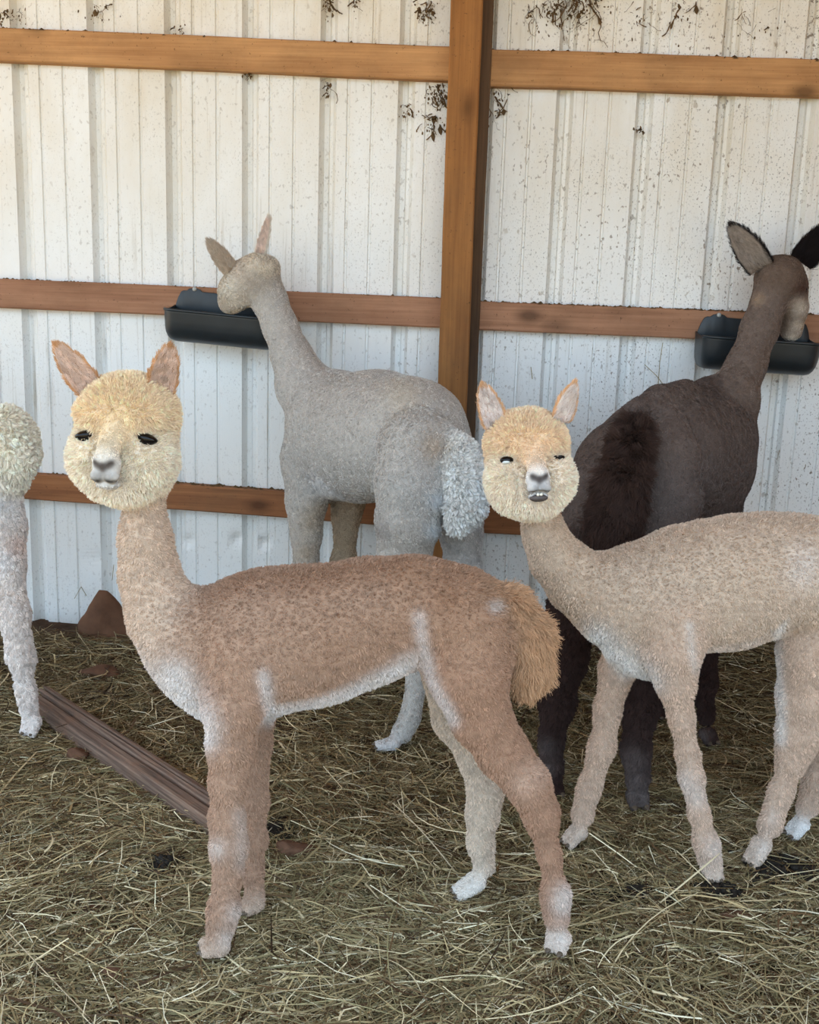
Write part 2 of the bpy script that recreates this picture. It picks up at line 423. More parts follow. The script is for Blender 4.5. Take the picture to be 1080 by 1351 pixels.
def surface_nets(D, ax):
    S = D < 0
    n = D.shape
    c = np.zeros(tuple(k - 1 for k in n), np.uint8)
    for dx in (0, 1):
        for dy in (0, 1):
            for dz in (0, 1):
                c += S[dx:n[0] - 1 + dx, dy:n[1] - 1 + dy, dz:n[2] - 1 + dz]
    cell = np.argwhere((c > 0) & (c < 8))
    idx = np.full(c.shape, -1, np.int64); idx[cell[:, 0], cell[:, 1], cell[:, 2]] = np.arange(len(cell))
    acc = np.zeros((len(cell), 3)); cnt = np.zeros(len(cell))
    corner = [(a, b, d) for a in (0, 1) for b in (0, 1) for d in (0, 1)]
    val = {k: D[cell[:, 0] + k[0], cell[:, 1] + k[1], cell[:, 2] + k[2]].astype(float) for k in corner}
    for a in corner:
        for axis in range(3):
            if a[axis]: continue
            b = list(a); b[axis] = 1; b = tuple(b)
            va, vb = val[a], val[b]; m = (va < 0) != (vb < 0)
            t = np.where(m, va / np.where(m, va - vb, 1), 0)
            p = np.tile(np.array(a, float), (len(cell), 1)); p[:, axis] = t
            acc += p * m[:, None]; cnt += m
    fr = acc / cnt[:, None]; V = np.stack([ax[i][cell[:, i]] * (1 - fr[:, i]) + ax[i][cell[:, i] + 1] * fr[:, i] for i in range(3)], 1)
    quads = []
    for axis in range(3):
        u, v = [(1, 2), (2, 0), (0, 1)][axis]
        sa = [slice(1, k - 1) for k in n]; sb = list(sa); sa[axis] = slice(0, n[axis] - 1); sb[axis] = slice(1, n[axis])
        A, B = S[tuple(sa)], S[tuple(sb)]
        e = np.argwhere(A != B); 
        if not len(e): continue
        off = np.array([1, 1, 1]); off[axis] = 0
        base = e + off
        inside = A[e[:, 0], e[:, 1], e[:, 2]]
        def at(du, dv):
            q = base.copy(); q[:, u] -= du; q[:, v] -= dv
            return idx[q[:, 0], q[:, 1], q[:, 2]]
        q = np.stack([at(1, 1), at(0, 1), at(0, 0), at(1, 0)], 1)
        q[~inside] = q[~inside][:, ::-1]
        quads.append(q)
    Q = np.concatenate(quads); Q = Q[(Q >= 0).all(1)]
    return V, Q
def biggest(V, Q):
    lab = np.arange(len(V))
    while True:
        m = lab[Q].min(1); new = lab.copy()
        for k in range(4): np.minimum.at(new, Q[:, k], m)
        new = new[new]
        if (new == lab).all(): break
        lab = new
    u, cnt = np.unique(lab, return_counts=True); keep = lab == u[cnt.argmax()]
    mp = np.cumsum(keep) - 1
    Q = Q[keep[Q].all(1)]
    return V[keep], mp[Q]
def relax(V, Q, it, lam=0.5):
    E = np.concatenate([Q[:, [0, 1]], Q[:, [1, 2]], Q[:, [2, 3]], Q[:, [3, 0]]]); 
    deg = np.bincount(E.ravel(), minlength=len(V)).astype(float) + 1e-9
    for t in range(it):
        for l in (lam, -lam * 1.04) if it > 2 else (lam,):
            S = np.stack([np.bincount(E[:, 0], V[E[:, 1], k], len(V)) + np.bincount(E[:, 1], V[E[:, 0], k], len(V)) for k in range(3)], 1)
            V = V + l * (S / deg[:, None] - V)
    return V
def vnormals(V, Q):
    d = np.cross(V[Q[:, 2]] - V[Q[:, 0]], V[Q[:, 3]] - V[Q[:, 1]]); N = np.zeros_like(V)
    for k in range(4): np.add.at(N, Q[:, k], d)
    return N / (np.linalg.norm(N, axis=1, keepdims=True) + 1e-12)

def strands(name, V, Q, N, C, FL, LAY, CL, dens, parent, comb, seed=0, npt=4, rad=0.00045, clump=0.009, jit=0.35, bright=1.0, min_len=0.0015, face_cam=True, coarse=1.0):
    """Real fibre strands growing from the surface, gathered in small locks."""
    rg = np.random.default_rng(seed)
    T = np.concatenate([Q[:, [0, 1, 2]], Q[:, [0, 2, 3]]])
    ar = 0.5 * np.linalg.norm(np.cross(V[T[:, 1]] - V[T[:, 0]], V[T[:, 2]] - V[T[:, 0]]), axis=1)
    fw = ar * (1 + 1.6 * np.clip((FL[T].mean(1) - .006) / .004, 0, 1)); n = int(fw.sum() * dens); f = rg.choice(len(T), n, p=fw / fw.sum())
    b = rg.random((n, 2)); sw = b.sum(1) > 1; b[sw] = 1 - b[sw]; w = np.stack([1 - b.sum(1), b[:, 0], b[:, 1]], 1)
    def lerp(A): return (A[T[f]] * (w[..., None] if A.ndim == 2 else w)).sum(1)
    p, nn, c, fl, lay, cl = lerp(V), lerp(N), lerp(C), lerp(FL), lerp(LAY), lerp(CL)
    ok = fl > min_len; p, nn, c, fl, lay, cl = p[ok], nn[ok], c[ok], fl[ok], lay[ok], cl[ok]; n = len(p)
    if n == 0: return None
    nn /= np.linalg.norm(nn, axis=1, keepdims=True) + 1e-9
    cd = comb(p); cd = cd - (cd * nn).sum(1, keepdims=True) * nn
    cd /= np.linalg.norm(cd, axis=1, keepdims=True) + 1e-9
    rnd = rg.normal(size=(n, 3)) * jit
    L = fl * rg.uniform(0.65, 1.25, n)
    d0 = nn * (1 - 0.5 * lay[:, None]) + cd * lay[:, None] * 0.7 + rnd * 0.5
    d0 /= np.linalg.norm(d0, axis=1, keepdims=True)
    d1 = nn * (1 - 0.9 * lay[:, None]) + cd * lay[:, None] + rnd; d1 /= np.linalg.norm(d1, axis=1, keepdims=True)
    ts = np.linspace(0, 1, npt)
    pts = np.stack([p + L[:, None] * (d0 * t + (d1 - d0) * t * t * 0.5) for t in ts], 1)
    # locks: strands lean to the tip of the nearest lock leader (hashed voronoi cells)
    kd = kdtree.KDTree(max(1, int(min(n, ar.sum() / (clump * clump)))))
    m = max(1, int(min(n, ar.sum() / (clump * clump)))); lead = rg.choice(n, m, replace=False)
    for q, i in enumerate(lead): kd.insert(p[i], q)
    kd.balance()
    own = np.fromiter((kd.find(x)[1] for x in p), np.int64, n)
    tip = pts[lead]; 
    tw = (ts ** 1.2)[None, :, None] * cl[:, None, None]
    pts = pts * (1 - tw) + tip[own] * tw
    # crimp
    ph = rg.random((n, 1)) * 6.28; amp = (fl * 0.07)[:, None]
    s1 = np.cross(d1, nn + 1e-3); s1 /= np.linalg.norm(s1, axis=1, keepdims=True) + 1e-9
    pts += s1[:, None, :] * (amp * np.sin(ts[None] * 7 + ph) * ts[None])[..., None]
    shade = rg.normal(1.0, 0.09, (n, 1)) * (1 + 0.09 * rg.normal(size=(m, 1))[own])
    c = np.clip(c * shade * bright, 0, 1)
    cu = bpy.data.hair_curves.new(name); cu.add_curves([npt] * n)
    pa = cu.attributes.get('position') or cu.attributes.new('position', 'FLOAT_VECTOR', 'POINT')
    pa.data.foreach_set('vector', pts.astype(np.float32).ravel())
    ra = cu.attributes.get('radius') or cu.attributes.new('radius', 'FLOAT', 'POINT')
    rr = rad * coarse * (1 - 0.65 * ts)[None] * rg.uniform(0.7, 1.3, (n, 1))
    ra.data.foreach_set('value', rr.astype(np.float32).ravel())
    ca = cu.attributes.new('col', 'FLOAT_COLOR', 'CURVE')
    ca.data.foreach_set('color', np.concatenate([c, np.ones((n, 1))], 1).astype(np.float32).ravel())
    cu.materials.append(M_FUR)
    o = bpy.data.objects.new(name, cu); COL.objects.link(o); o.parent = parent
    o.matrix_parent_inverse = parent.matrix_world.inverted()
    o['kind'] = 'stuff'
    return o

def ear(name, base, tip, face, width, cin, cout, parent, curl=0.35, fl=0.010, fcol_in=None, fcol_out=None, seed=0, dens=260000):
    """A leaf-shaped cupped ear: an outer shell, an inner hollow, hair along both."""
    base, tip = np.array(base), np.array(tip); U = tip - base; L = np.linalg.norm(U); U /= L
    Fv = np.array(face, float); Fv -= (Fv @ U) * U; Fv = nrm(Fv); R = np.cross(U, Fv)
    nu, nv = 16, 12; V, C = [], []
    for side in (0, 1):
        for i in range(nu + 1):
            t = i / nu
            w = width * (0.86 + 0.75 * t) * max(0.0, 1 - t ** 1.55) ** 0.85 + 0.0012
            for j in range(nv + 1):
                s = -1 + 2 * j / nv
                x = w * math.sin(s * 1.35) / math.sin(1.35)
                dep = curl * w * (1 - math.cos(s * 1.35)) / (1 - math.cos(1.35)) * (1.15 - 0.6 * t)
                bend = 0.06 * L * t * t
                th = 0.0032 * (1 - t * .6) * (1 - s * s * .7)
                q = base + U * (L * t) + R * x + Fv * (dep + bend + (th if side == 0 else -th))
                V.append(q); C.append(np.array(cin if side == 0 and abs(s) < 0.86 and t < .93 else cout))
    m = (nu + 1) * (nv + 1); Fc = []
    for i in range(nu):
        for j in range(nv):
            a = i * (nv + 1) + j; q = (a, a + 1, a + nv + 2, a + nv + 1)
            Fc.append(q); Fc.append(tuple(x + m for x in q[::-1]))
    for i in range(nu):
        a = i * (nv + 1); b = a + nv + 1; Fc.append((a, b, b + m, a + m)); a += nv; b += nv; Fc.append((a, a + m, b + m, b))
    for j in range(nv):
        a = nu * (nv + 1) + j; Fc.append((a, a + 1, a + 1 + m, a + m)); Fc.append((j, j + m, j + 1 + m, j + 1))
    V = np.array(V); Q = np.array(Fc); C = np.array(C)
    me = mesh_np(name, V, Q); set_col(me, C)
    o = link_mesh(name, me, M_SKIN, parent)
    N = vnormals(V, Q)
    CF = C.copy()
    if fcol_in is not None:
        half = np.arange(len(V)) < m
        CF[half] = np.where((C[half] == np.array(cin)).all(1)[:, None], np.array(fcol_in), CF[half])
    strands('ear_hair', V, Q, N, CF, np.full(len(V), fl), np.full(len(V), 0.85), np.full(len(V), 0.3), dens, o, lambda p: np.tile(U, (len(p), 1)) , seed=seed, npt=4, rad=0.00035, clump=0.01, jit=0.18)
    return o

def blob(name, c, R, rad, mat, parent, seg=16, bulge=None):
    """Small closed rounded form; bulge(v) may reshape the unit form."""
    V, Fc = [], []
    for i in range(seg // 2 + 1):
        a = math.pi * i / (seg // 2)
        for j in range(seg):
            b = 2 * math.pi * j / seg
            v = np.array([math.sin(a) * math.cos(b), math.sin(a) * math.sin(b), math.cos(a)])
            if bulge: v = bulge(v)
            V.append(np.array(c) + (v * np.array(rad)) @ np.array(R))
    for i in range(seg // 2):
        for j in range(seg):
            Fc.append((i * seg + j, i * seg + (j + 1) % seg, (i + 1) * seg + (j + 1) % seg, (i + 1) * seg + j))
    me = mesh_from(name, V, Fc); bm = bmesh.new(); bm.from_mesh(me); bmesh.ops.remove_doubles(bm, verts=bm.verts, dist=1e-6)
    bmesh.ops.recalc_face_normals(bm, faces=bm.faces); bm.to_mesh(me); bm.free()
    me.polygons.foreach_set('use_smooth', [True] * len(me.polygons))
    return link_mesh(name, me, mat, parent)

def face_frame(p, yaw, pitch=0.0, roll=0.0):
    """Rows R, U, F: F looks to the camera, turned by yaw (to the picture's right) and pitch (up)."""
    F = nrm(CAM - p); U = nrm((CM @ np.array([0, -1, 0.0])) - ((CM @ np.array([0, -1, 0.0])) @ F) * F); R = np.cross(U, F)
    R = -R if R @ (CM @ np.array([1, 0, 0.0])) < 0 else R
    cy, sy = math.cos(yaw), math.sin(yaw)
    F2 = F * cy + R * sy; R2 = R * cy - F * sy
    cp, sp = math.cos(pitch), math.sin(pitch)
    F3 = F2 * cp + U * sp; U3 = U * cp - F2 * sp
    cr, sr = math.cos(roll), math.sin(roll)
    return np.array([R2 * cr + U3 * sr, U3 * cr - R2 * sr, F3])

def wool_head(fl, Hc, Fr, sc, wool, gold, nosec, white, lipc):
    """Round unshorn head facing the camera; returns a local-to-world function."""
    def L(r, u, f): return Hc + sc * (Fr[0] * r + Fr[1] * u + Fr[2] * f)
    W = dict(col=wool, fl=0.0092 * sc, lay=0.2, cl=0.42)
    G = dict(col=gold, fl=0.0095 * sc, lay=0.15, cl=0.38)
    I = Fr
    def E(r, u, f, rad, k, **kw): fl.ell(L(r, u, f), I, np.array(rad) * sc, k, **kw)
    E(0, .038, -.012, (.077, .064, .074), 0.02, **G)
    E(0, -.036, -.010, (.079, .066, .070), 0.03, **W)
    for q in (-1, 1): E(q * .039, -.034, .029, (.040, .046, .037), 0.02, **W)
    E(0, .037, .040, (.066, .029, .035), 0.012, **G)                 # overhanging brow
    E(0, -.078, .022, (.046, .026, .040), 0.02, **W)                # bearded jaw
    for q in (-1, 1): E(q * .050, .000, .072, (.021, .0095, .019), 0.008, sub=True)
    B = dict(col=nosec, fl=0.003 * sc, lay=0.8, cl=0.2)
    fl.cone(L(0, .018, .052), L(0, -.024, .096), .0190 * sc, .0155 * sc, 0.012, **B)
    Wt = dict(col=white, fl=0.0016 * sc, lay=0.8, cl=0.1)
    E(0, -.042, .094, (.0215, .024, .019), 0.008, **Wt)             # muzzle
    E(0, -.034, .106, (.0155, .0105, .0095), 0.006, **Wt)           # nose pad
    for q in (-1, 1): E(q * .0100, -.0575, .1000, (.0122, .0112, .0135), 0.003, **Wt)   # split upper lip
    E(0, -.0720, .0850, (.0180, .0070, .0165), 0.005, **dict(Wt, col=tuple(.45 * x + .55 * y for x, y in zip(lipc, white))))         # lower lip
    def cut(p, q, r0, r1): fl.cone(L(*p), L(*q), r0 * sc, r1 * sc, 0.0015); fl.ops[-1]['sub'] = True
    for q in (-1, 1): cut((q * .0030, -.0470, .1170), (q * .0135, -.0395, .1125), .0016, .0028)
    cut((0, -.0475, .1170), (0, -.0640, .1155), .0013, .0016)
    lip = [(-.022, -.0585, .090), (-.014, -.0660, .106), (-.004, -.0675, .112), (.004, -.0675, .112), (.014, -.0660, .106), (.022, -.0585, .090)]
    for p, q in zip(lip, lip[1:]): cut(p, q, .0018, .0018)
    def paint(r, u, f, rad, col, st, ln=None): fl.paint.append((L(r, u, f), rad * sc, np.array(col), st, ln))
    paint(0, .012, .075, .024, nosec, .6, .003); paint(0, -.010, .098, .013, tuple(x * .78 for x in nosec), .7, .002)
    for q in (-1, 1):
        paint(q * .050, -.002, .060, .016, tuple(x * .8 for x in wool), .4, .001)
        paint(q * .0180, -.045, .100, .011, white, .7, .0012)
        for t in np.linspace(0, 1, 5): paint(q * (.002 + .0125 * t), -.0455 + .008 * t, .1160 - .004 * t, .0058, lipc, 1.0, 0.0)
        paint(q * .0085, -.0580, .1120, .0100, tuple(.55 * x + .45 * y for x, y in zip(lipc, white)), .95, 0.0)
    for u in (-.042, -.046, -.050, -.056): paint(0, u, .116, .0046, lipc, .95, 0.0)
    lip2 = [tuple(np.array(p) * (1 - t) + np.array(q) * t) for p, q in zip(lip, lip[1:]) for t in (0, .5)] + [lip[-1]]
    for p in lip2: paint(*p, .0050, tuple(x * .35 for x in lipc), .95, 0.0)
    return L
def muzzle_box(L):
    pts = np.array([L(r, u, f) for r in (-.028, .028) for u in (-.088, .0) for f in (.072, .120)])
    return pts.min(0), pts.max(0), 0.0017
def fleece_all(body, V, Q, A, dens, comb, seed, **kw):
    C, FL, LAY, CL = A
    return strands('fleece', V, Q, vnormals(V, Q), C, FL, LAY, CL, dens, body, comb, seed=seed, **kw)
def make_body(fl, root, h, rough_seed, smooth=3, lump=0.0, lump_scale=60.0, fine=None):
    V, Q = fl.build(h, smooth, fine)
    if lump:
        N = vnormals(V, Q); ph = np.random.default_rng(rough_seed).random((6, 4)) * 6.28
        K = np.random.default_rng(rough_seed + 1).normal(size=(6, 3)); K = K / np.linalg.norm(K, axis=1, keepdims=True) * lump_scale * np.array([.5, .7, 1, 1.3, 1.7, 2.1])[:, None]
        d = sum(np.sin(V @ K[i] + ph[i, 0]) * (1 / (1 + .4 * i)) for i in range(6))
        g = 1.0
        if fine is not None: g = 1.0 - ((V > fine[0]) & (V < fine[1])).all(1)
        V = V + N * (d * lump * g)[:, None]
    A = fl.attrs(V)
    me = mesh_np('body', V, Q); set_col(me, np.clip(A[0] * 0.85, 0, 1))
    body = link_mesh('body', me, M_SKIN, root)
    return body, V, Q, A
FEET = []
def toes(fl, px, py, Y, dpx, rpx, col, root, spread=0.4, dirw=None, nails=True, ncol=None):
    """Two-toed foot: toe pads with a nail each. dirw = direction in which it points on the ground."""
    p = P(px, py, Y); m = mpp(p); r = rpx * m; d = nrm(np.array([dirw[0], dirw[1], 0.0])); s = np.array([-d[1], d[0], 0.0])
    out = []
    for q in (-1, 1):
        a = p + s * q * r * 0.62 - d * r * 0.4; b = p + s * q * r * 0.72 + d * dpx * m
        a[2] = max(a[2], r * .8); b[2] = r * 0.62
        fl.cone(a, b, r * 0.86, r * 0.56, 0.012, col=col, fl=0.0032, lay=0.8)
        out.append((b + d * r * 0.34, d, s, r * 0.5))
    FEET.append((p[0] + d[0] * dpx * m * .5, p[1] + d[1] * dpx * m * .5, r * 2.0 + dpx * m * .5))
    def later(root):
        for c, d_, s_, rr in out:
            up = np.array([0, 0, 1.0])
            blob('toenail', c, np.array([s_, d_, up]), (rr * .75, rr * 1.25, rr * .62), M_NAIL, root, 12,
                 lambda v: np.array([v[0] * (1 - .45 * max(0, v[1])), v[1], v[2] * (1 - .5 * max(0, v[1])) - .25 * max(0, v[1])]))
    return later

# ---- front fawn alpaca -------------------------------------------------
def alpaca_front():
    fl = Flesh(); Y0 = 1.660; YN = 1.580; YF = 1.715
    TAN = srgb(178, 145, 122); TAN2 = srgb(170, 134, 109); PALE = srgb(222, 208, 198); WHITE = srgb(236, 231, 228); LEG = srgb(182, 147, 123)
    NECK = srgb(212, 186, 164); WOOL = srgb(254, 237, 214); GOLD = srgb(254, 226, 190)
    b = dict(fl=0.0045, lay=0.45, cl=0.5)
    lat = (0, 1, 0)
    fl.chain([(282, 848, Y0, 74), (350, 846, Y0, 93), (420, 836, Y0, 88), (490, 818, Y0, 79), (545, 803, Y0, 66)], 0.03, lat=lat, ls=0.92, col=TAN, **b)
    fl.chain([(545, 803, Y0, 66), (600, 814, Y0, 63), (632, 830, Y0, 56)], 0.03, lat=lat, ls=0.95, col=TAN2, **b)
    fl.chain([(240, 846, Y0, 52), (275, 880, Y0, 54), (302, 915, Y0, 48)], 0.04, lat=lat, ls=0.8, col=PALE, **b)
    fl.chain([(188, 650, Y0 - .02, 28), (191, 710, Y0 - .01, 30), (198, 760, Y0, 35), (214, 810, Y0, 43), (262, 850, Y0, 56)], 0.03, col=NECK, **b)
    # near foreleg
    lg = dict(col=LEG, fl=0.0048, lay=0.6, cl=0.4)
    fl.chain([(318, 870, YN + .02, 52), (308, 930, YN, 40), (305, 985, YN, 30), (302, 1030, YN, 24.5), (299, 1080, YN, 21), (301, 1118, YN, 23), (300, 1158, YN, 17.5), (296, 1200, YN, 19.5), (290, 1228, YN, 19)], 0.02, **lg)
    t1 = toes(fl, 286, 1246, YN, 16, 12.5, srgb(200, 176, 156), None, dirw=(-1, -.25))
    fl.chain([(342, 900, YF, 34), (338, 985, YF, 18), (337, 1060, YF, 15.5), (336, 1108, YF, 16), (333, 1150, YF, 12.5), (335, 1178, YF, 14)], 0.02, **lg)
    t2 = toes(fl, 332, 1192, YF - .015, 9, 11, srgb(200, 176, 156), None, dirw=(-.8, -.6))
    # near hind leg
    YH = 1.620
    hl = dict(col=srgb(177, 139, 114), fl=0.0048, lay=0.6, cl=0.4)
    fl.chain([(612, 835, YH + .03, 58), (618, 890, YH, 52), (634, 945, YH, 38), (664, 995, YH, 31), (695, 1032, YH, 29), (714, 1074, YH, 21), (724, 1128, YH, 13.5), (732, 1180, YH, 17), (735, 1212, YH, 17.5)], 0.025, **hl)
    t3 = toes(fl, 736, 1238, YH - .01, 8, 11.5, srgb(212, 192, 176), None, dirw=(-.5, -.85))
    YG = 1.785
    fl.chain([(600, 880, YG - .04, 48), (612, 945, YG, 38), (628, 995, YG, 25), (641, 1040, YG, 22), (636, 1075, YG, 18.5), (633, 1112, YG, 15.5), (639, 1142, YG, 15.5)], 0.025, col=srgb(216, 196, 176), fl=0.0048, lay=0.6, cl=0.4)
    t4 = toes(fl, 624, 1162, YG - .01, 20, 11, srgb(232, 222, 212), None, dirw=(-1, -.3))
    # tail under its long fringe
    fl.chain([(640, 790, Y0 - .01, 26), (672, 800, Y0 - .01, 26), (696, 840, Y0 - .01, 30), (700, 885, Y0 - .01, 25), (694, 905, Y0 - .01, 18)], 0.015, col=srgb(198, 156, 120), fl=0.030, lay=0.75, cl=0.6)
    # head
    Hc = P(166, 577, Y0 - .04); Fr = face_frame(Hc, math.radians(-17), math.radians(-1), math.radians(-2))
    sc = 0.95
    L = wool_head(fl, Hc, Fr, sc, WOOL, GOLD, srgb(240, 216, 180), srgb(230, 224, 217), srgb(90, 80, 75))
    s = fl.spot
    for a in ((262, 950, Y0 - .07, 26), (240, 915, Y0 - .05, 26), (226, 890, Y0 - .05, 22), (270, 975, YN - .03, 18)): s(*a, WHITE, .6)
    fl.streak(((346, 888), (351, 912), (356, 942)), YN + .01, 9, WHITE, .26)
    fl.streak(((352, 946), (410, 938), (445, 926), (480, 910), (515, 892), (550, 866)), Y0 - .02, 13, WHITE, .38)
    fl.streak(((552, 812), (556, 845), (563, 872), (570, 900), (584, 925), (602, 958)), YH - .03, 9, WHITE, .30)
    fl.streak(((316, 1070), (318, 1100), (318, 1150)), YN - .02, 10, PALE, .16)
    for x, y in ((285, 1120), (300, 1238), (312, 1205)): s(x, y, YN - .03, 14, PALE, .6)
    fl.streak(((300, 775), (400, 762), (500, 752), (590, 762)), YN + .02, 22, srgb(158, 120, 94), .12)
    for x, y in ((690, 1035), (712, 1015)): s(x, y, YH - .03, 20, srgb(204, 172, 150), .6)
    for x, y in ((742, 1195), (738, 1240), (748, 1180)): s(x, y, YH - .02, 16, PALE, .7)
    s(652, 800, YH - .05, 9, PALE, .8); s(590, 790, YH - .06, 22, srgb(152, 112, 86), .6); s(440, 850, YN - .06, 50, srgb(166, 130, 105), .5); s(520, 840, YN - .05, 42, srgb(166, 130, 105), .5)
    s(625, 860, YH - .06, 40, srgb(180, 144, 118), .5); s(335, 790, YN - .03, 45, srgb(180, 148, 126), .4)
    root = empty('alpaca', (P(500, 1230, Y0)[0], Y0, 0))
    tag(root, 'small tan shorn alpaca with golden tail puff, nearest the camera, side on', 'alpaca', 'alpacas in the shed')
    body, V, Q, A = make_body(fl, root, 0.0044, 1, 3, 0.0011, 110, muzzle_box(L))
    for t in (t1, t2, t3, t4): t(root)
    fleece_all(body, V, Q, A, 190000, lambda p: np.tile(np.array([.35, 0, -1.0]), (len(p), 1)), 5, rad=0.00058, clump=0.0058, jit=0.28)
    for s_, ew in ((-1, .9), (1, 1.0)):
        c = L(s_ * .0495, .0020, .0520)
        tl = s_ * .22; Re = np.array([Fr[0] * math.cos(tl) - Fr[1] * math.sin(tl), Fr[1] * math.cos(tl) + Fr[0] * math.sin(tl), Fr[2]])
        blob('eye', c, Re, np.array((.0178 * ew, .0116, .0112)) * sc, M_EYE, root, 20, lambda v: np.array([v[0], v[1] * (1.0 if v[1] < 0 else .62) * (1 - .35 * abs(v[0]) ** 2), v[2]]))
    fi, fo = srgb(206, 178, 160), srgb(204, 146, 92)
    e1 = ear('ear', P(120, 513, Y0 - .035), P(74, 454, Y0 - .05), nrm(CAM - Hc) + np.array([-.15, 0, 0]), .0205, srgb(196, 156, 130), srgb(208, 158, 112), root, fcol_in=srgb(226, 198, 180), seed=1)
    e2 = ear('ear', P(210, 516, Y0 - .03), P(223, 454, Y0 - .045), nrm(CAM - Hc) + np.array([.25, 0, 0]), .0215, srgb(196, 156, 130), srgb(208, 158, 112), root, fcol_in=srgb(226, 198, 180), seed=2)
    return root
def tube(name, pts, rad, mat, parent, seg=6, flat=1.0):
    pts = [np.array(p, float) for p in pts]; V, Fc = [], []
    for i, p in enumerate(pts):
        t = nrm(pts[min(i + 1, len(pts) - 1)] - pts[max(i - 1, 0)]); a = nrm(np.cross(t, (0.1, 0.2, 1))); b = np.cross(t, a)
        r = rad(i / (len(pts) - 1)) if callable(rad) else rad
        for k in range(seg): V.append(p + r * (a * math.cos(6.2832 * k / seg) + b * flat * math.sin(6.2832 * k / seg)))
    for i in range(len(pts) - 1):
        for k in range(seg): Fc.append((i * seg + k, i * seg + (k + 1) % seg, (i + 1) * seg + (k + 1) % seg, (i + 1) * seg + k))
    Fc.append(tuple(range(seg))[::-1]); Fc.append(tuple(range((len(pts) - 1) * seg, len(pts) * seg)))
    return link_mesh(name, mesh_from(name, V, Fc), mat, parent)
M_LIP = mat_plain('dark_lip', srgb(86, 78, 76), 0.6, 0.3, 0.2, 200)
M_TOOTH = mat_plain('tooth', srgb(236, 230, 214), 0.4, 0.4, 0.05)
M_SCLERA = mat_plain('eye_white', srgb(206, 214, 214), 0.2, 0.5, 0.05)
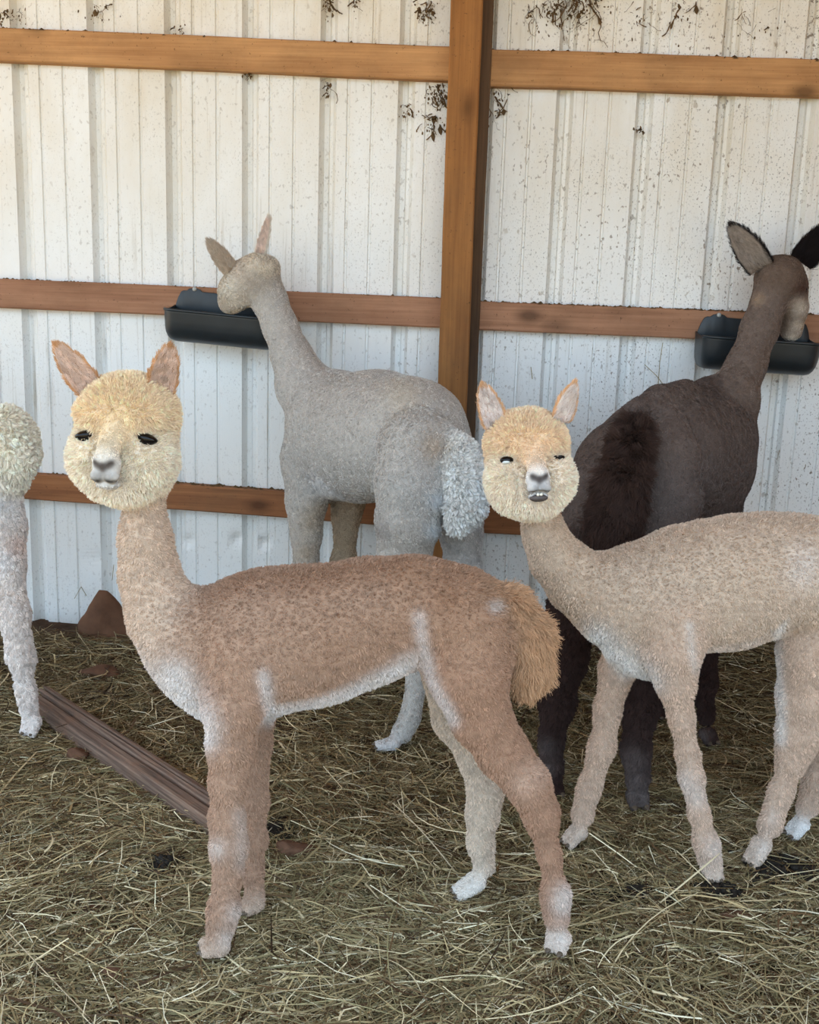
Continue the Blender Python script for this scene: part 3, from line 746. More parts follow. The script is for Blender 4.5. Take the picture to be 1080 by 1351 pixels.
# ---- right-hand fawn alpaca --------------------------------------------
def alpaca_right():
    fl = Flesh(); Y0 = 1.945; YN = 1.868; YF = 1.985
    TAN = srgb(208, 184, 162); PALE = srgb(226, 212, 202); WHITE = srgb(240, 236, 232); LEG = srgb(210, 182, 160)
    WOOL = srgb(254, 236, 214); GOLD = srgb(254, 223, 188)
    b = dict(fl=0.0045, lay=0.4, cl=0.5); lat = (0, 1, 0)
    fl.chain([(832, 790, Y0, 66), (862, 792, Y0, 80), (914, 776, Y0, 81), (963, 768, Y0, 84), (1015, 758, Y0, 78), (1062, 752, Y0, 69)], 0.03, lat=lat, ls=0.95, col=TAN, **b)
    fl.chain([(1062, 752, Y0, 69), (1110, 764, Y0, 66), (1142, 780, Y0, 56)], 0.03, lat=lat, ls=0.98, col=TAN, **b)
    fl.chain([(826, 812, Y0, 48), (846, 842, Y0 - .01, 44), (862, 862, Y0 - .01, 34)], 0.035, lat=lat, ls=0.85, col=TAN, **b)
    fl.chain([(712, 676, Y0 - .03, 24), (718, 705, Y0 - .02, 25), (734, 738, Y0 - .01, 31), (764, 768, Y0, 40), (806, 790, Y0, 52), (850, 795, Y0, 62)], 0.03, col=srgb(210, 184, 160), **b)
    lg = dict(col=LEG, fl=0.0048, lay=0.6, cl=0.4)
    fl.chain([(890, 815, YN + .02, 52), (886, 855, YN, 38), (891, 898, YN, 26), (899, 948, YN, 16.5), (907, 998, YN, 14.5), (912, 1026, YN, 15.5), (922, 1074, YN, 12.5), (931, 1112, YN, 15.5), (936, 1132, YN, 16)], 0.02, **lg)
    t1 = toes(fl, 939, 1146, YN - .01, 8, 9.5, srgb(214, 194, 177), None, dirw=(.25, -1))
    fl.chain([(838, 835, YF - .03, 40), (816, 882, YF, 23), (801, 938, YF, 16.5), (793, 988, YF, 16.5), (777, 1038, YF, 14), (767, 1076, YF, 16)], 0.02, **lg)
    t2 = toes(fl, 759, 1098, YF - .01, 12, 10, srgb(214, 194, 177), None, dirw=(-.9, -.5))
    YH = 1.935
    fl.chain([(1095, 800, YH + .03, 60), (1078, 860, YH, 48), (1062, 920, YH, 34), (1054, 968, YH, 27), (1046, 1000, YH, 19), (1030, 1046, YH, 13), (1014, 1090, YH, 16.5)], 0.025, **lg)
    t3 = toes(fl, 1002, 1114, YH - .01, 15, 10, srgb(214, 194, 177), None, dirw=(-.9, -.5))
    YG = 2.050
    fl.chain([(1105, 860, YG, 44), (1098, 930, YG, 32), (1092, 985, YG, 22), (1076, 1026, YG, 15), (1063, 1066, YG, 15)], 0.025, **lg)
    t4 = toes(fl, 1054, 1086, YG - .01, 13, 9, WHITE, None, dirw=(-.95, -.4))
    fl.chain([(1150, 750, Y0, 26), (1180, 775, Y0, 28), (1188, 830, Y0, 30), (1180, 860, Y0, 20)], 0.015, col=GOLD, fl=0.03, lay=0.75, cl=0.6)
    Hc = P(697, 611, Y0 - .06); Fr = face_frame(Hc, math.radians(9), math.radians(7), math.radians(2)); sc = 0.94
    L = wool_head(fl, Hc, Fr, sc, WOOL, GOLD, srgb(242, 208, 172), srgb(242, 238, 235), srgb(86, 78, 78))
    # open mouth
    fl.ell(L(0, -.0690, .1030), Fr, np.array((.0135, .0060, .012)) * sc, 0.003, sub=True)
    s = fl.spot
    for x, y in ((800, 862), (825, 880), (850, 898), (785, 845)): s(x, y, Y0 - .07, 22, WHITE, .85)
    fl.streak(((909, 822), (911, 850), (917, 890)), YN - .01, 6, WHITE, .24); fl.streak(((917, 862), (965, 858), (1010, 842)), Y0 - .02, 8, PALE, .3)
    fl.streak(((1034, 800), (1024, 850), (1026, 890), (1030, 930), (1030, 985)), YH - .02, 7, WHITE, .4)
    for x, y in ((1060, 760), (1062, 735)): s(x, y, YH - .08, 22, PALE, .5)
    for x, y in ((902, 1030), (918, 1050), (945, 1120), (800, 1000), (765, 1085), (1005, 1115), (1018, 1085)): s(x, y, YN - .02, 16, PALE, .6)
    root = empty('alpaca', (P(960, 1130, Y0)[0], Y0, 0))
    tag(root, 'light fawn shorn alpaca with round cream head and open mouth, standing at right', 'alpaca', 'alpacas in the shed')
    body, V, Q, A = make_body(fl, root, 0.0046, 2, 3, 0.0011, 110, muzzle_box(L))
    for t in (t1, t2, t3, t4): t(root)
    fleece_all(body, V, Q, A, 170000, lambda p: np.tile(np.array([.3, 0, -1.0]), (len(p), 1)), 6, rad=0.00062, clump=0.0058, jit=0.28)
    e = blob('eye', L(-.0490, .0010, .0520), Fr, np.array((.0130, .0075, .0100)) * sc, M_EYE, root)
    blob('eye_white', L(-.0505, -.0030, .0545), Fr, np.array((.0080, .0036, .0080)) * sc, M_SCLERA, e)
    blob('eye', L(.0490, .0025, .0515), Fr, np.array((.0120, .0044, .0090)) * sc, M_EYE, root)
    lip = blob('lower_lip', L(0, -.0755, .0930), Fr, np.array((.0170, .0070, .0120)) * sc, M_LIP, root)
    for q in (-1, 1): blob('tooth', L(q * .0030, -.0700, .1035), Fr, np.array((.0030, .0028, .0022)) * sc, M_TOOTH, lip, 10)
    face = nrm(CAM - Hc)
    ear('ear', P(655, 562, Y0 - .05), P(637, 507, Y0 - .06), face + np.array([-.1, 0, 0]), .0205, srgb(214, 186, 170), srgb(226, 180, 136), root, fcol_in=srgb(240, 226, 220), seed=3)
    ear('ear', P(737, 554, Y0 - .05), P(757, 504, Y0 - .06), face + np.array([.45, 0, 0]), .0185, srgb(214, 186, 170), srgb(226, 180, 136), root, fcol_in=srgb(238, 224, 216), seed=4)
    return root

# ---- grey alpaca at the left trough ------------------------------------
def alpaca_grey():
    fl = Flesh()
    G = srgb(194, 186, 177); G2 = srgb(186, 178, 171); PALE = srgb(218, 213, 209); WARM = srgb(186, 164, 138); CREAM = srgb(214, 202, 184)
    b = dict(fl=0.0025, lay=0.7, cl=0.3)
    fl.chain([(448, 562, 2.92, 72), (500, 574, 2.80, 80), (540, 580, 2.68, 76), (572, 612, 2.58, 58)], 0.05, col=G, **b)
    fl.chain([(430, 606, 2.96, 52), (470, 600, 2.86, 62)], 0.05, col=G2, **b)
    fl.chain([(436, 545, 2.95, 58), (402, 512, 2.99, 37), (385, 470, 3.02, 25), (369, 430, 3.05, 21.5), (354, 394, 3.07, 22), (343, 372, 3.07, 25)], 0.03, col=G, **b)
    fl.chain([(338, 364, 3.07, 30), (326, 372, 3.09, 29), (312, 386, 3.10, 23), (304, 398, 3.11, 16)], 0.02, col=srgb(192, 178, 162), **b)
    fl.ell(P(345, 352, 3.05), np.eye(3), (.045, .05, .03), 0.02, col=CREAM, fl=.006, lay=.4)
    fl.chain([(306, 372, 3.06, 12), (300, 384, 3.07, 12), (314, 398, 3.07, 11)], 0.012, col=CREAM, fl=.006, lay=.4)
    lg = dict(col=G, fl=0.004, lay=0.7, cl=0.4)
    YL = 2.52
    fl.chain([(552, 590, YL + .02, 52), (544, 640, YL - .02, 50), (538, 685, YL - .03, 43), (534, 728, YL - .02, 36), (540, 790, YL - .03, 26), (549, 850, YL - .04, 19), (549, 900, YL - .06, 14), (541, 945, YL - .08, 13.5), (530, 968, YL - .09, 14)], 0.014, **lg)
    t1 = toes(fl, 516, 981, YL - .11, 18, 8, PALE, None, dirw=(-1, -.25))
    YR = 2.62
    fl.chain([(600, 640, YR, 42), (608, 700, YR, 27), (609, 750, YR, 23), (614, 830, YR, 19), (624, 880, YR, 16), (616, 930, YR, 13)], 0.03, col=PALE, fl=.005, lay=.7, cl=.4)
    t2 = toes(fl, 606, 952, YR, 10, 8, PALE, None, dirw=(-1, .2))
    fl.chain([(412, 610, 2.93, 44), (404, 660, 2.91, 27), (404, 710, 2.90, 19.5), (404, 760, 2.9, 17), (402, 820, 2.9, 15), (398, 870, 2.9, 13)], 0.016, **lg)
    t3 = toes(fl, 394, 889, 2.9, 10, 8, PALE, None, dirw=(-.8, .5))
    fl.chain([(462, 630, 2.98, 34), (457, 680, 3.0, 17.5), (453, 740, 3.0, 15), (451, 810, 3.0, 13), (449, 850, 3.0, 11)], 0.03, col=WARM, fl=.005, lay=.7, cl=.4)
    t4 = toes(fl, 446, 872, 3.0, 9, 7, PALE, None, dirw=(-.8, .5))
    fl.chain([(590, 575, 2.52, 14), (603, 600, 2.48, 26), (612, 635, 2.46, 31), (613, 668, 2.45, 27), (604, 690, 2.45, 17)], 0.012, col=srgb(246, 242, 236), fl=.013, lay=.4, cl=.75)
    s = fl.spot
    for x, y, r in ((432, 650, 14), (420, 640, 14), (436, 630, 10)): s(x, y, 2.85, r, PALE, .8, .008)
    for x, y in ((425, 672), (455, 690), (405, 730), (410, 690)): s(x, y, 2.88, 18, WARM, .6)
    s(530, 520, 2.62, 26, srgb(200, 186, 166), .6); s(470, 545, 2.8, 40, srgb(178, 168, 158), .4); s(520, 600, 2.6, 30, srgb(176, 168, 162), .4); s(572, 590, 2.5, 18, srgb(176, 150, 122), .6)
    s(575, 660, 2.48, 12, srgb(222, 222, 222), .9, .012); s(572, 700, 2.48, 12, srgb(222, 222, 222), .9, .012); s(505, 700, 2.5, 16, srgb(140, 132, 128), .5); s(337, 376, 3.0, 16, srgb(168, 156, 142), .6); s(303, 378, 3.04, 11, srgb(232, 224, 210), .7); s(332, 340, 3.04, 12, srgb(222, 208, 188), .7); s(352, 356, 3.04, 9, srgb(224, 208, 186), .6)
    root = empty('alpaca', (P(500, 950, 2.75)[0], 2.75, 0))
    tag(root, 'grey shorn adult alpaca with white tail, eating from the left black trough', 'alpaca', 'alpacas in the shed')
    body, V, Q, A = make_body(fl, root, 0.006, 3, 4, 0.0010, 60)
    for t in (t1, t2, t3, t4): t(root)
    fleece_all(body, V, Q, A, 130000, lambda p: np.tile(np.array([.5, -.4, -.8]), (len(p), 1)), 7, rad=0.00075, clump=0.010, min_len=.001, npt=4)
    eyep = P(299, 386, 3.06); blob('eye', eyep, np.eye(3), (.010, .012, .013), M_EYE, root)
    ear('ear', P(305, 356, 3.05), P(273, 314, 3.05), (-.35, .9, .1), .024, srgb(190, 168, 150), srgb(190, 172, 152), root, seed=5, dens=160000)
    ear('ear', P(344, 336, 3.06), P(357, 284, 3.06), (-.5, -.85, .1), .017, srgb(222, 200, 186), srgb(226, 216, 202), root, seed=6, dens=160000)
    return root

# ---- dark brown alpaca at the right trough ------------------------------
def alpaca_dark():
    fl = Flesh()
    D = srgb(104, 90, 83); D2 = srgb(92, 79, 73); BLK = srgb(66, 50, 46); NK = srgb(122, 106, 96)
    b = dict(fl=0.0025, lay=0.7, cl=0.3)
    fl.chain([(834, 630, 2.47, 80), (872, 608, 2.56, 82), (912, 600, 2.70, 76), (938, 580, 2.82, 60)], 0.05, col=D, **b)
    fl.chain([(898, 655, 2.66, 70), (936, 628, 2.78, 52)], 0.05, col=D2, **b)
    fl.chain([(912, 540, 2.76, 30), (934, 520, 2.84, 24)], 0.03, col=D2, **b)
    fl.chain([(930, 590, 2.80, 52), (962, 530, 2.86, 36), (984, 482, 2.92, 24), (1002, 434, 2.97, 22), (1016, 394, 3.00, 25)], 0.03, col=NK, **b)
    fl.chain([(1028, 368, 3.01, 33), (1034, 380, 3.03, 30), (1044, 408, 3.05, 20), (1043, 436, 3.07, 15)], 0.02, col=srgb(112, 94, 82), **b)
    lg = dict(col=BLK, fl=0.012, lay=0.85, cl=0.5)
    fl.chain([(802, 650, 2.40, 58), (780, 730, 2.34, 44)], 0.03, col=D, **b)
    fl.chain([(778, 730, 2.33, 44), (758, 800, 2.30, 33), (745, 870, 2.27, 26), (735, 930, 2.25, 21), (727, 975, 2.23, 14), (727, 1010, 2.21, 12), (729, 1030, 2.2, 12)], 0.03, **lg)
    t1 = toes(fl, 731, 1044, 2.19, 8, 9, BLK, None, dirw=(.3, -1))
    fl.chain([(872, 566, 2.46, 34), (880, 606, 2.40, 44), (878, 660, 2.36, 48), (862, 740, 2.33, 46)], 0.007, col=srgb(110, 96, 89), **b)
    fl.chain([(838, 545, 2.44, 18), (872, 532, 2.52, 22), (905, 520, 2.64, 20)], 0.03, col=D, **b)
    fl.chain([(862, 740, 2.36, 46), (856, 810, 2.30, 34), (850, 880, 2.24, 25), (843, 940, 2.20, 19), (839, 990, 2.17, 16), (841, 1028, 2.15, 17)], 0.03, **lg)
    t2 = toes(fl, 842, 1052, 2.14, 8, 11.5, srgb(86, 76, 72), None, dirw=(.1, -1))
    fl.chain([(935, 680, 2.72, 40), (932, 760, 2.68, 24), (929, 840, 2.62, 17), (929, 900, 2.58, 14), (931, 945, 2.54, 13)], 0.03, **lg)
    t3 = toes(fl, 935, 968, 2.50, 8, 9, BLK, None, dirw=(.4, -1))
    fl.chain([(890, 680, 2.75, 36), (884, 760, 2.72, 24), (880, 830, 2.70, 17), (876, 890, 2.68, 14), (874, 910, 2.68, 13)], 0.03, **lg)
    t4 = toes(fl, 872, 928, 2.66, 8, 8, BLK, None, dirw=(.4, -1))
    fl.chain([(842, 560, 2.46, 26), (836, 572, 2.36, 22), (830, 596, 2.27, 25), (820, 640, 2.22, 31), (810, 690, 2.20, 31), (800, 715, 2.20, 23)], 0.010, col=srgb(76, 58, 51), fl=.042, lay=.72, cl=.55)
    s = fl.spot
    for x, y, r in ((1056, 405, 13), (1052, 430, 10), (1044, 446, 10)): s(x, y, 3.03, r, srgb(214, 200, 184), .9)
    s(1058, 380, 3.0, 10, srgb(80, 56, 50), .8); s(1000, 395, 2.97, 8, srgb(176, 150, 124), .6)
    for x, y in ((835, 1000), (838, 1030), (846, 1045)): s(x, y, 2.12, 18, srgb(112, 100, 96), .7)
    s(722, 985, 2.2, 13, srgb(116, 104, 100), .7); s(725, 1010, 2.2, 11, srgb(110, 98, 94), .7)
    s(930, 970, 2.5, 10, srgb(110, 100, 96), .6); s(930, 560, 2.74, 30, srgb(104, 90, 84), .4)
    s(890, 640, 2.4, 46, srgb(104, 90, 82), .5)
    root = empty('alpaca', (P(880, 1000, 2.5)[0], 2.5, 0))
    tag(root, 'dark brown alpaca with black ears and bushy tail, eating from the right trough', 'alpaca', 'alpacas in the shed')
    body, V, Q, A = make_body(fl, root, 0.006, 4, 4, 0.0012, 55)
    for t in (t1, t2, t3, t4): t(root)
    fleece_all(body, V, Q, A, 120000, lambda p: np.tile(np.array([-.35, -.5, -.8]), (len(p), 1)), 8, rad=0.00075, clump=0.012, min_len=.001)
    blob('eye', P(1060, 382, 3.0), np.eye(3), (.009, .013, .012), M_EYE, root)
    ear('ear', P(1006, 352, 2.99), P(965, 294, 2.98), (-.75, -.62, .2), .040, srgb(120, 106, 98), srgb(34, 28, 28), root, fl=0.018, fcol_in=srgb(186, 172, 160), seed=7, dens=150000)
    ear('ear', P(1056, 346, 3.0), P(1098, 292, 2.99), (.45, .85, .2), .036, srgb(150, 134, 122), srgb(34, 28, 28), root, fl=0.018, fcol_in=srgb(120, 106, 98), seed=8, dens=150000)
    return root

# ---- cream alpaca, mostly out of the picture at the left -----------------
def alpaca_cream():
    fl = Flesh(); Y0 = 2.50; C1 = srgb(242, 232, 218); C2 = srgb(228, 215, 206)
    b = dict(fl=0.006, lay=0.5, cl=0.5)
    fl.chain([(-45, 590, Y0 + .02, 68), (-110, 590, Y0 + .03, 78), (-180, 590, Y0 + .04, 80), (-235, 580, Y0 + .05, 66)], 0.05, col=C1, **b)
    fl.chain([(-250, 560, Y0 + .05, 50), (-285, 500, Y0 + .05, 32), (-305, 430, Y0 + .05, 27), (-318, 380, Y0 + .04, 30)], 0.03, col=C1, **b)
    fl.chain([(-322, 366, Y0 + .04, 36), (-345, 385, Y0, 26), (-360, 396, Y0 - .02, 17)], 0.02, col=C1, fl=.012, lay=.3, cl=.7)
    fl.chain([(-20, 585, Y0 + .01, 42), (4, 575, Y0 - .01, 40), (12, 598, Y0 - .02, 37), (8, 624, Y0 - .02, 31)], 0.015, col=srgb(252, 240, 220), fl=.012, lay=.4, cl=.7)
    lg = dict(col=C2, fl=.0075, lay=.75, cl=.5)
    fl.chain([(-18, 630, Y0, 48), (2, 690, Y0 - .01, 30), (10, 750, Y0 - .02, 22), (18, 810, Y0 - .04, 20), (28, 870, Y0 - .05, 16.5), (34, 910, Y0 - .06, 12.5), (39, 938, Y0 - .07, 13)], 0.025, **lg)
    t1 = toes(fl, 40, 953, Y0 - .08, 6, 9, C2, None, dirw=(-.2, -1))
    fl.chain([(-40, 640, Y0 + .14, 48), (-35, 740, Y0 + .14, 24), (-28, 820, Y0 + .13, 17), (-22, 890, Y0 + .1, 13)], 0.025, **lg)
    t2 = toes(fl, -24, 912, Y0 + .1, 6, 8, C2, None, dirw=(-.2, -1))
    for dx, dy in ((-215, 0.0), (-190, .15)):
        fl.chain([(dx, 640, Y0 + dy, 40), (dx, 740, Y0 + dy, 22), (dx, 820, Y0 + dy, 17), (dx, 900 - dy * 200, Y0 + dy, 13)], 0.025, **lg)
    fl.spot(22, 720, Y0 - .06, 14, srgb(226, 192, 176), .6); fl.spot(4, 740, Y0 - .06, 16, srgb(238, 234, 232), .6); fl.spot(8, 670, Y0 - .05, 20, srgb(238, 234, 230), .6)
    root = empty('alpaca', (P(-80, 930, Y0)[0], Y0, 0))
    tag(root, 'cream alpaca cut off by the left edge, woolly rump and one shaggy leg in view', 'alpaca', 'alpacas in the shed')
    body, V, Q, A = make_body(fl, root, 0.006, 5, 3, 0.0015, 80)
    for t in (t1, t2): t(root)
    fleece_all(body, V, Q, A, 110000, lambda p: np.tile(np.array([.2, -.1, -1.0]), (len(p), 1)), 9, rad=0.0008, clump=0.012)
    ear('ear', P(-328, 344, Y0 + .05), P(-345, 295, Y0 + .05), (-.5, -.8, .1), .024, srgb(206, 170, 152), C1, root, seed=9, dens=100000)
    ear('ear', P(-305, 344, Y0 + .07), P(-300, 295, Y0 + .07), (-.5, -.8, .1), .024, srgb(206, 170, 152), C1, root, seed=10, dens=100000)
    return root
for fn in (alpaca_front, alpaca_right, alpaca_grey, alpaca_dark, alpaca_cream): fn()
# ------------------------------------------------------------------ troughs
def trough(pl, pr, ytop, label, tilt):
    """Hook-over feed trough: rounded bin, tall back plate with a bolt tab, low front lip."""
    off = GT
    ax, az = WP(pl, ytop, off); bx, bz = WP(pr, ytop, off)
    W = (bx - ax); hw = W / 2; cx = (ax + bx) / 2; cz = (az + bz) / 2
    root = bpy.data.objects.new('feed_trough', None); COL.objects.link(root)
    loc = wallm @ Vector((cx, -off - 0.002, cz)); root.location = loc; root.rotation_euler = (0, tilt, -TH)
    bpy.context.view_layer.update()
    tag(root, label, 'trough', 'black feed troughs')
    H = 0.150; zf = -0.062                        # back height, front lip below the top of the back
    def ring(z):                                   # plan outline at height z (0 = top), bottom at -H
        t = min(1.0, max(0.0, (z + H) / (H + zf)))
        s = 0.75 * math.sqrt(max(0.0, 1 - (1 - min(1, t * 2.2)) ** 2)) + 0.25 * t
        w = hw * (0.88 + 0.12 * s); d = 0.075 + 0.060 * s; r = 0.020 + 0.014 * s
        pts = [(-w, 0.0)]
        for k in range(7):
            a = math.pi + k / 6 * math.pi / 2; pts.append((-w + r + r * math.cos(a), -d + r + r * math.sin(a)))
        for k in range(9): pts.append((-w + r + (2 * w - 2 * r) * (k + 0.5) / 9, -d))
        for k in range(7):
            a = 1.5 * math.pi + k / 6 * math.pi / 2; pts.append((w - r + r * math.cos(a), -d + r + r * math.sin(a)))
        pts.append((w, 0.0)); return pts
    zs = [-H, -H + .004, -H + .012, -H + .024, -H + .04, -H + .058, zf - .008, zf]
    V, Fc = [], []
    for z in zs:
        for x, y in ring(z): V.append((x, y, z))
    n = len(ring(0))
    for i in range(len(zs) - 1):
        for k in range(n - 1): Fc.append((i * n + k, i * n + k + 1, (i + 1) * n + k + 1, (i + 1) * n + k))
        Fc.append((i * n + n - 1, i * n, (i + 1) * n, (i + 1) * n + n - 1))
    Fc.append(tuple(range(n))[::-1])
    def shell(name, V, Fc, th):
        me = mesh_from(name, V, Fc); o = bpy.data.objects.new(name, me); COL.objects.link(o); me.materials.append(M_BLACK); o.parent = root
        md = o.modifiers.new('thickness', 'SOLIDIFY'); md.thickness = th; md.offset = 1
        bv = o.modifiers.new('edge', 'BEVEL'); bv.width = 0.0012; bv.segments = 2; bv.limit_method = 'ANGLE'
        return o
    shell('bin', V, Fc, 0.004)
    # rolled lip around the front
    lip = [(x * 1.012, y * 1.02 - .001, zf) for x, y in ring(zf)[1:-1]]
    pts = []
    for x, y, z in lip: pts.append((x, y, z))
    V2, F2 = [], []
    for i, p in enumerate(pts):
        a = np.array(pts[max(i - 1, 0)]); b = np.array(pts[min(i + 1, len(pts) - 1)]); t = nrm(b - a); nn = np.cross(t, (0, 0, 1))
        for k in range(6):
            q = np.array(p) + 0.0045 * (nn * math.cos(k / 6 * 6.283) + np.array((0, 0, 1)) * math.sin(k / 6 * 6.283)); V2.append(q)
    for i in range(len(pts) - 1):
        for k in range(6): F2.append((i * 6 + k, i * 6 + (k + 1) % 6, i * 6 + 6 + (k + 1) % 6, i * 6 + 6 + k))
    me = mesh_from('rim', V2, F2); o = bpy.data.objects.new('rim', me); COL.objects.link(o); me.materials.append(M_BLACK); o.parent = root
    # back plate: rounded shoulders, two raised bolt tabs
    top = []
    for k in range(41):
        x = -hw + 2 * hw * k / 40; u = abs(x) / hw
        z = -0.006 - 0.05 * max(0, (u - .86) / .14) ** 2
        if .50 < u < .80: z += 0.009 * math.sin((u - .5) / .3 * math.pi) ** .5
        top.append((x, z))
    V3 = [(x, -0.0005, z) for x, z in top] + [(x, -0.0005, zf - .02) for x, z in top]
    F3 = [(k, k + 41, k + 42, k + 1) for k in range(40)]
    shell('back_plate', V3, F3, 0.005)
    # end cheeks, dropping from the back plate to the lip
    for s in (-1, 1):
        V4, F4 = [], []
        for k in range(9):
            t = k / 8; y = -0.10 * t
            V4 += [(s * hw * (1 - .004 * t), y, -0.05 + (zf + .05) * (t ** .6)), (s * hw * .995, y, zf - .012)]
        for k in range(8): F4.append((2 * k, 2 * k + 1, 2 * k + 3, 2 * k + 2))
        shell('end_cheek', V4, F4, 0.004)
    for s in (-1, 1):
        c = (s * hw * .65, -0.006, 0.0)
        V5 = [(c[0] + r * math.cos(a), y, c[2] + r * math.sin(a)) for y, r in ((-0.004, .007), (-0.008, .006), (-0.0095, .003)) for a in [k / 12 * 6.283 for k in range(12)]]
        F5 = [(i * 12 + k, i * 12 + (k + 1) % 12, i * 12 + 12 + (k + 1) % 12, i * 12 + 12 + k) for i in range(2) for k in range(12)] + [tuple(range(24, 36))]
        me = mesh_from('bolt', V5, F5); o = bpy.data.objects.new('bolt', me); COL.objects.link(o); me.materials.append(M_STEELTRIM); o.parent = root
    return root
trough(233, 372, 386, 'black plastic feed trough under the grey alpaca\'s head', math.radians(3.6))
trough(921, 1071, 419, 'black plastic feed trough under the dark brown alpaca\'s head', math.radians(2.0))

# ------------------------------------------------------------------ ground debris
def G(px, py, z=0.0):
    r = ray(px, py); t = (z - HCAM) / r[2]; return CAM + r * t
def lump(name, c, size, mat, seed, pts=None, sub=3, amp=0.09, flat_bottom=True):
    """Irregular stone: a hull of seeded corners, subdivided and roughened."""
    rg = random.Random(seed); bm = bmesh.new()
    if pts is None:
        pts = []
        for k in range(16):
            v = Vector((rg.gauss(0, 1), rg.gauss(0, 1), rg.gauss(0, 1))).normalized() * rg.uniform(.82, 1.0); pts.append(v)
    for p in pts: bm.verts.new(Vector((p[0] * size[0], p[1] * size[1], p[2] * size[2])))
    h = bmesh.ops.convex_hull(bm, input=bm.verts)
    bmesh.ops.delete(bm, geom=[g for g in h['geom_interior'] if isinstance(g, bmesh.types.BMVert)], context='VERTS')
    bmesh.ops.triangulate(bm, faces=bm.faces)
    for it in range(sub):
        bmesh.ops.subdivide_edges(bm, edges=bm.edges, cuts=1, use_grid_fill=True, smooth=0.12)
        bmesh.ops.triangulate(bm, faces=bm.faces)
    from mathutils import noise
    m = max(size)
    bmesh.ops.smooth_vert(bm, verts=bm.verts, factor=.4, use_axis_x=True, use_axis_y=True, use_axis_z=True)
    for v in bm.verts:
        q = v.co / m; d = noise.noise(q * 2.2 + Vector((seed, 0, 0))) + .5 * noise.noise(q * 5 + Vector((0, seed, 0))) + .25 * noise.noise(q * 12)
        v.co += v.co.normalized() * d * amp * m
    bmesh.ops.recalc_face_normals(bm, faces=bm.faces)
    me = bpy.data.meshes.new(name); bm.to_mesh(me); bm.free()
    me.polygons.foreach_set('use_smooth', [True] * len(me.polygons))
    o = link_mesh(name, me, mat); o.location = tuple(map(float, c)); return o
rc = G(138, 846)
o = lump('rock', (rc[0], rc[1] + .02, 0.0), (.078, .06, .165), M_ROCK, 3,
         pts=[(-.95, -.6, -.1), (.95, -.5, -.12), (.9, .8, -.1), (-.9, .8, -.1), (-1.0, -.5, .34), (-.85, .2, .42), (-.22, -.1, 1.0), (.12, -.15, .96), (.55, -.2, .68), (.98, -.3, .3), (.85, .5, .35), (0, .8, .7), (-.1, -.85, .3), (.3, -.8, .2)], amp=0.05)
tag(o, 'brown pointed rock leaning by the foot of the metal wall', 'rock')
for (px, py, w, d, h, sd, lb) in ((130, 893, .070, .045, .026, 5, 'wide flat lump of red clay in front of the pointed rock'), (103, 993, .034, .028, .026, 6, 'small red clay lump beside the timber rail'),
                            (388, 1125, .046, .030, .024, 7, 'red clay lump behind the nearest alpaca\'s front legs'), (968, 1208, .038, .026, .016, 8, 'flat reddish lump in the hay at lower right'),
                            (147, 1280, .022, .018, .016, 9, 'tiny red lump in the hay at lower left'), (118, 1195, .03, .02, .012, 10, 'thin brown lump half buried in hay at left')):
    g = G(px, py); o = lump('clay_lump', (g[0], g[1], gz(g[0], g[1]) - .004), (w, d, h), M_CLOD, sd, sub=2, amp=.12); tag(o, lb, 'clay lump', 'clay lumps on the floor')

# old timber rail, grooved, one end broken
def rail():
    a = G(52, 918, .03); b = G(332, 1104, .03)
    d = nrm(b - a); d[2] = 0; d = nrm(d); s = np.array([-d[1], d[0], 0]); s = s if s[1] < 0 else -s    # s: towards the camera
    L = np.linalg.norm(b - a)
    sec = [(.034, -.03), (.036, .006), (.030, .014), (.006, .018), (.004, .012), (-.001, .012), (-.004, .024), (-.012, .028), (-.014, .021), (-.018, .021), (-.020, .030), (-.032, .029), (-.036, .02), (-.036, -.03)]
    V, Fc = [], []; rg = random.Random(4); N = 24; n = len(sec)
    for i in range(N + 1):
        t = i / N; p = np.array([L * t, 0, .018])
        for k, (q, z) in enumerate(sec):
            w = .0010 * math.sin(t * 9 + k * .7)
            e = 0.02 * math.sin(k * 1.7) if i == 0 else 0
            V.append(p + np.array([e, -(q * .85 + w * .6), z + w]))
    for i in range(N):
        for k in range(n): Fc.append((i * n + k, i * n + (k + 1) % n, i * n + n + (k + 1) % n, i * n + n + k))
    Fc.append(tuple(range(n))); Fc.append(tuple(range(N * n, N * n + n))[::-1])
    me = mesh_from('timber_rail', V, Fc, False)
    bm = bmesh.new(); bm.from_mesh(me); bmesh.ops.recalc_face_normals(bm, faces=bm.faces); bm.to_mesh(me); bm.free()
    m = NT('weathered_rail'); ang = math.atan2(d[1], d[0])
    v = m.coords('Object', (3, 90, 90), rot=(0, 0, 0)); g = m.noise(v, 1.5, 6, .65); n2 = m.noise(m.coords('Object'), 16, 5, .7)
    c = m.ramp(g, [(.3, srgb(70, 54, 45)), (.5, srgb(108, 86, 73)), (.7, srgb(146, 120, 102))])
    c = m.mix(m.ramp(n2, [(.5, 0.0), (.75, .6)]), c, srgb(128, 92, 70)); m.base(c, .85, .2); m.bump(g, .5, .004)
    o = link_mesh('timber_rail', me, m.m); o.location = (a[0], a[1], 0); o.rotation_euler = (0, 0, ang)
    return tag(o, 'weathered brown grooved timber rail lying in the hay at left', 'timber')
rail()

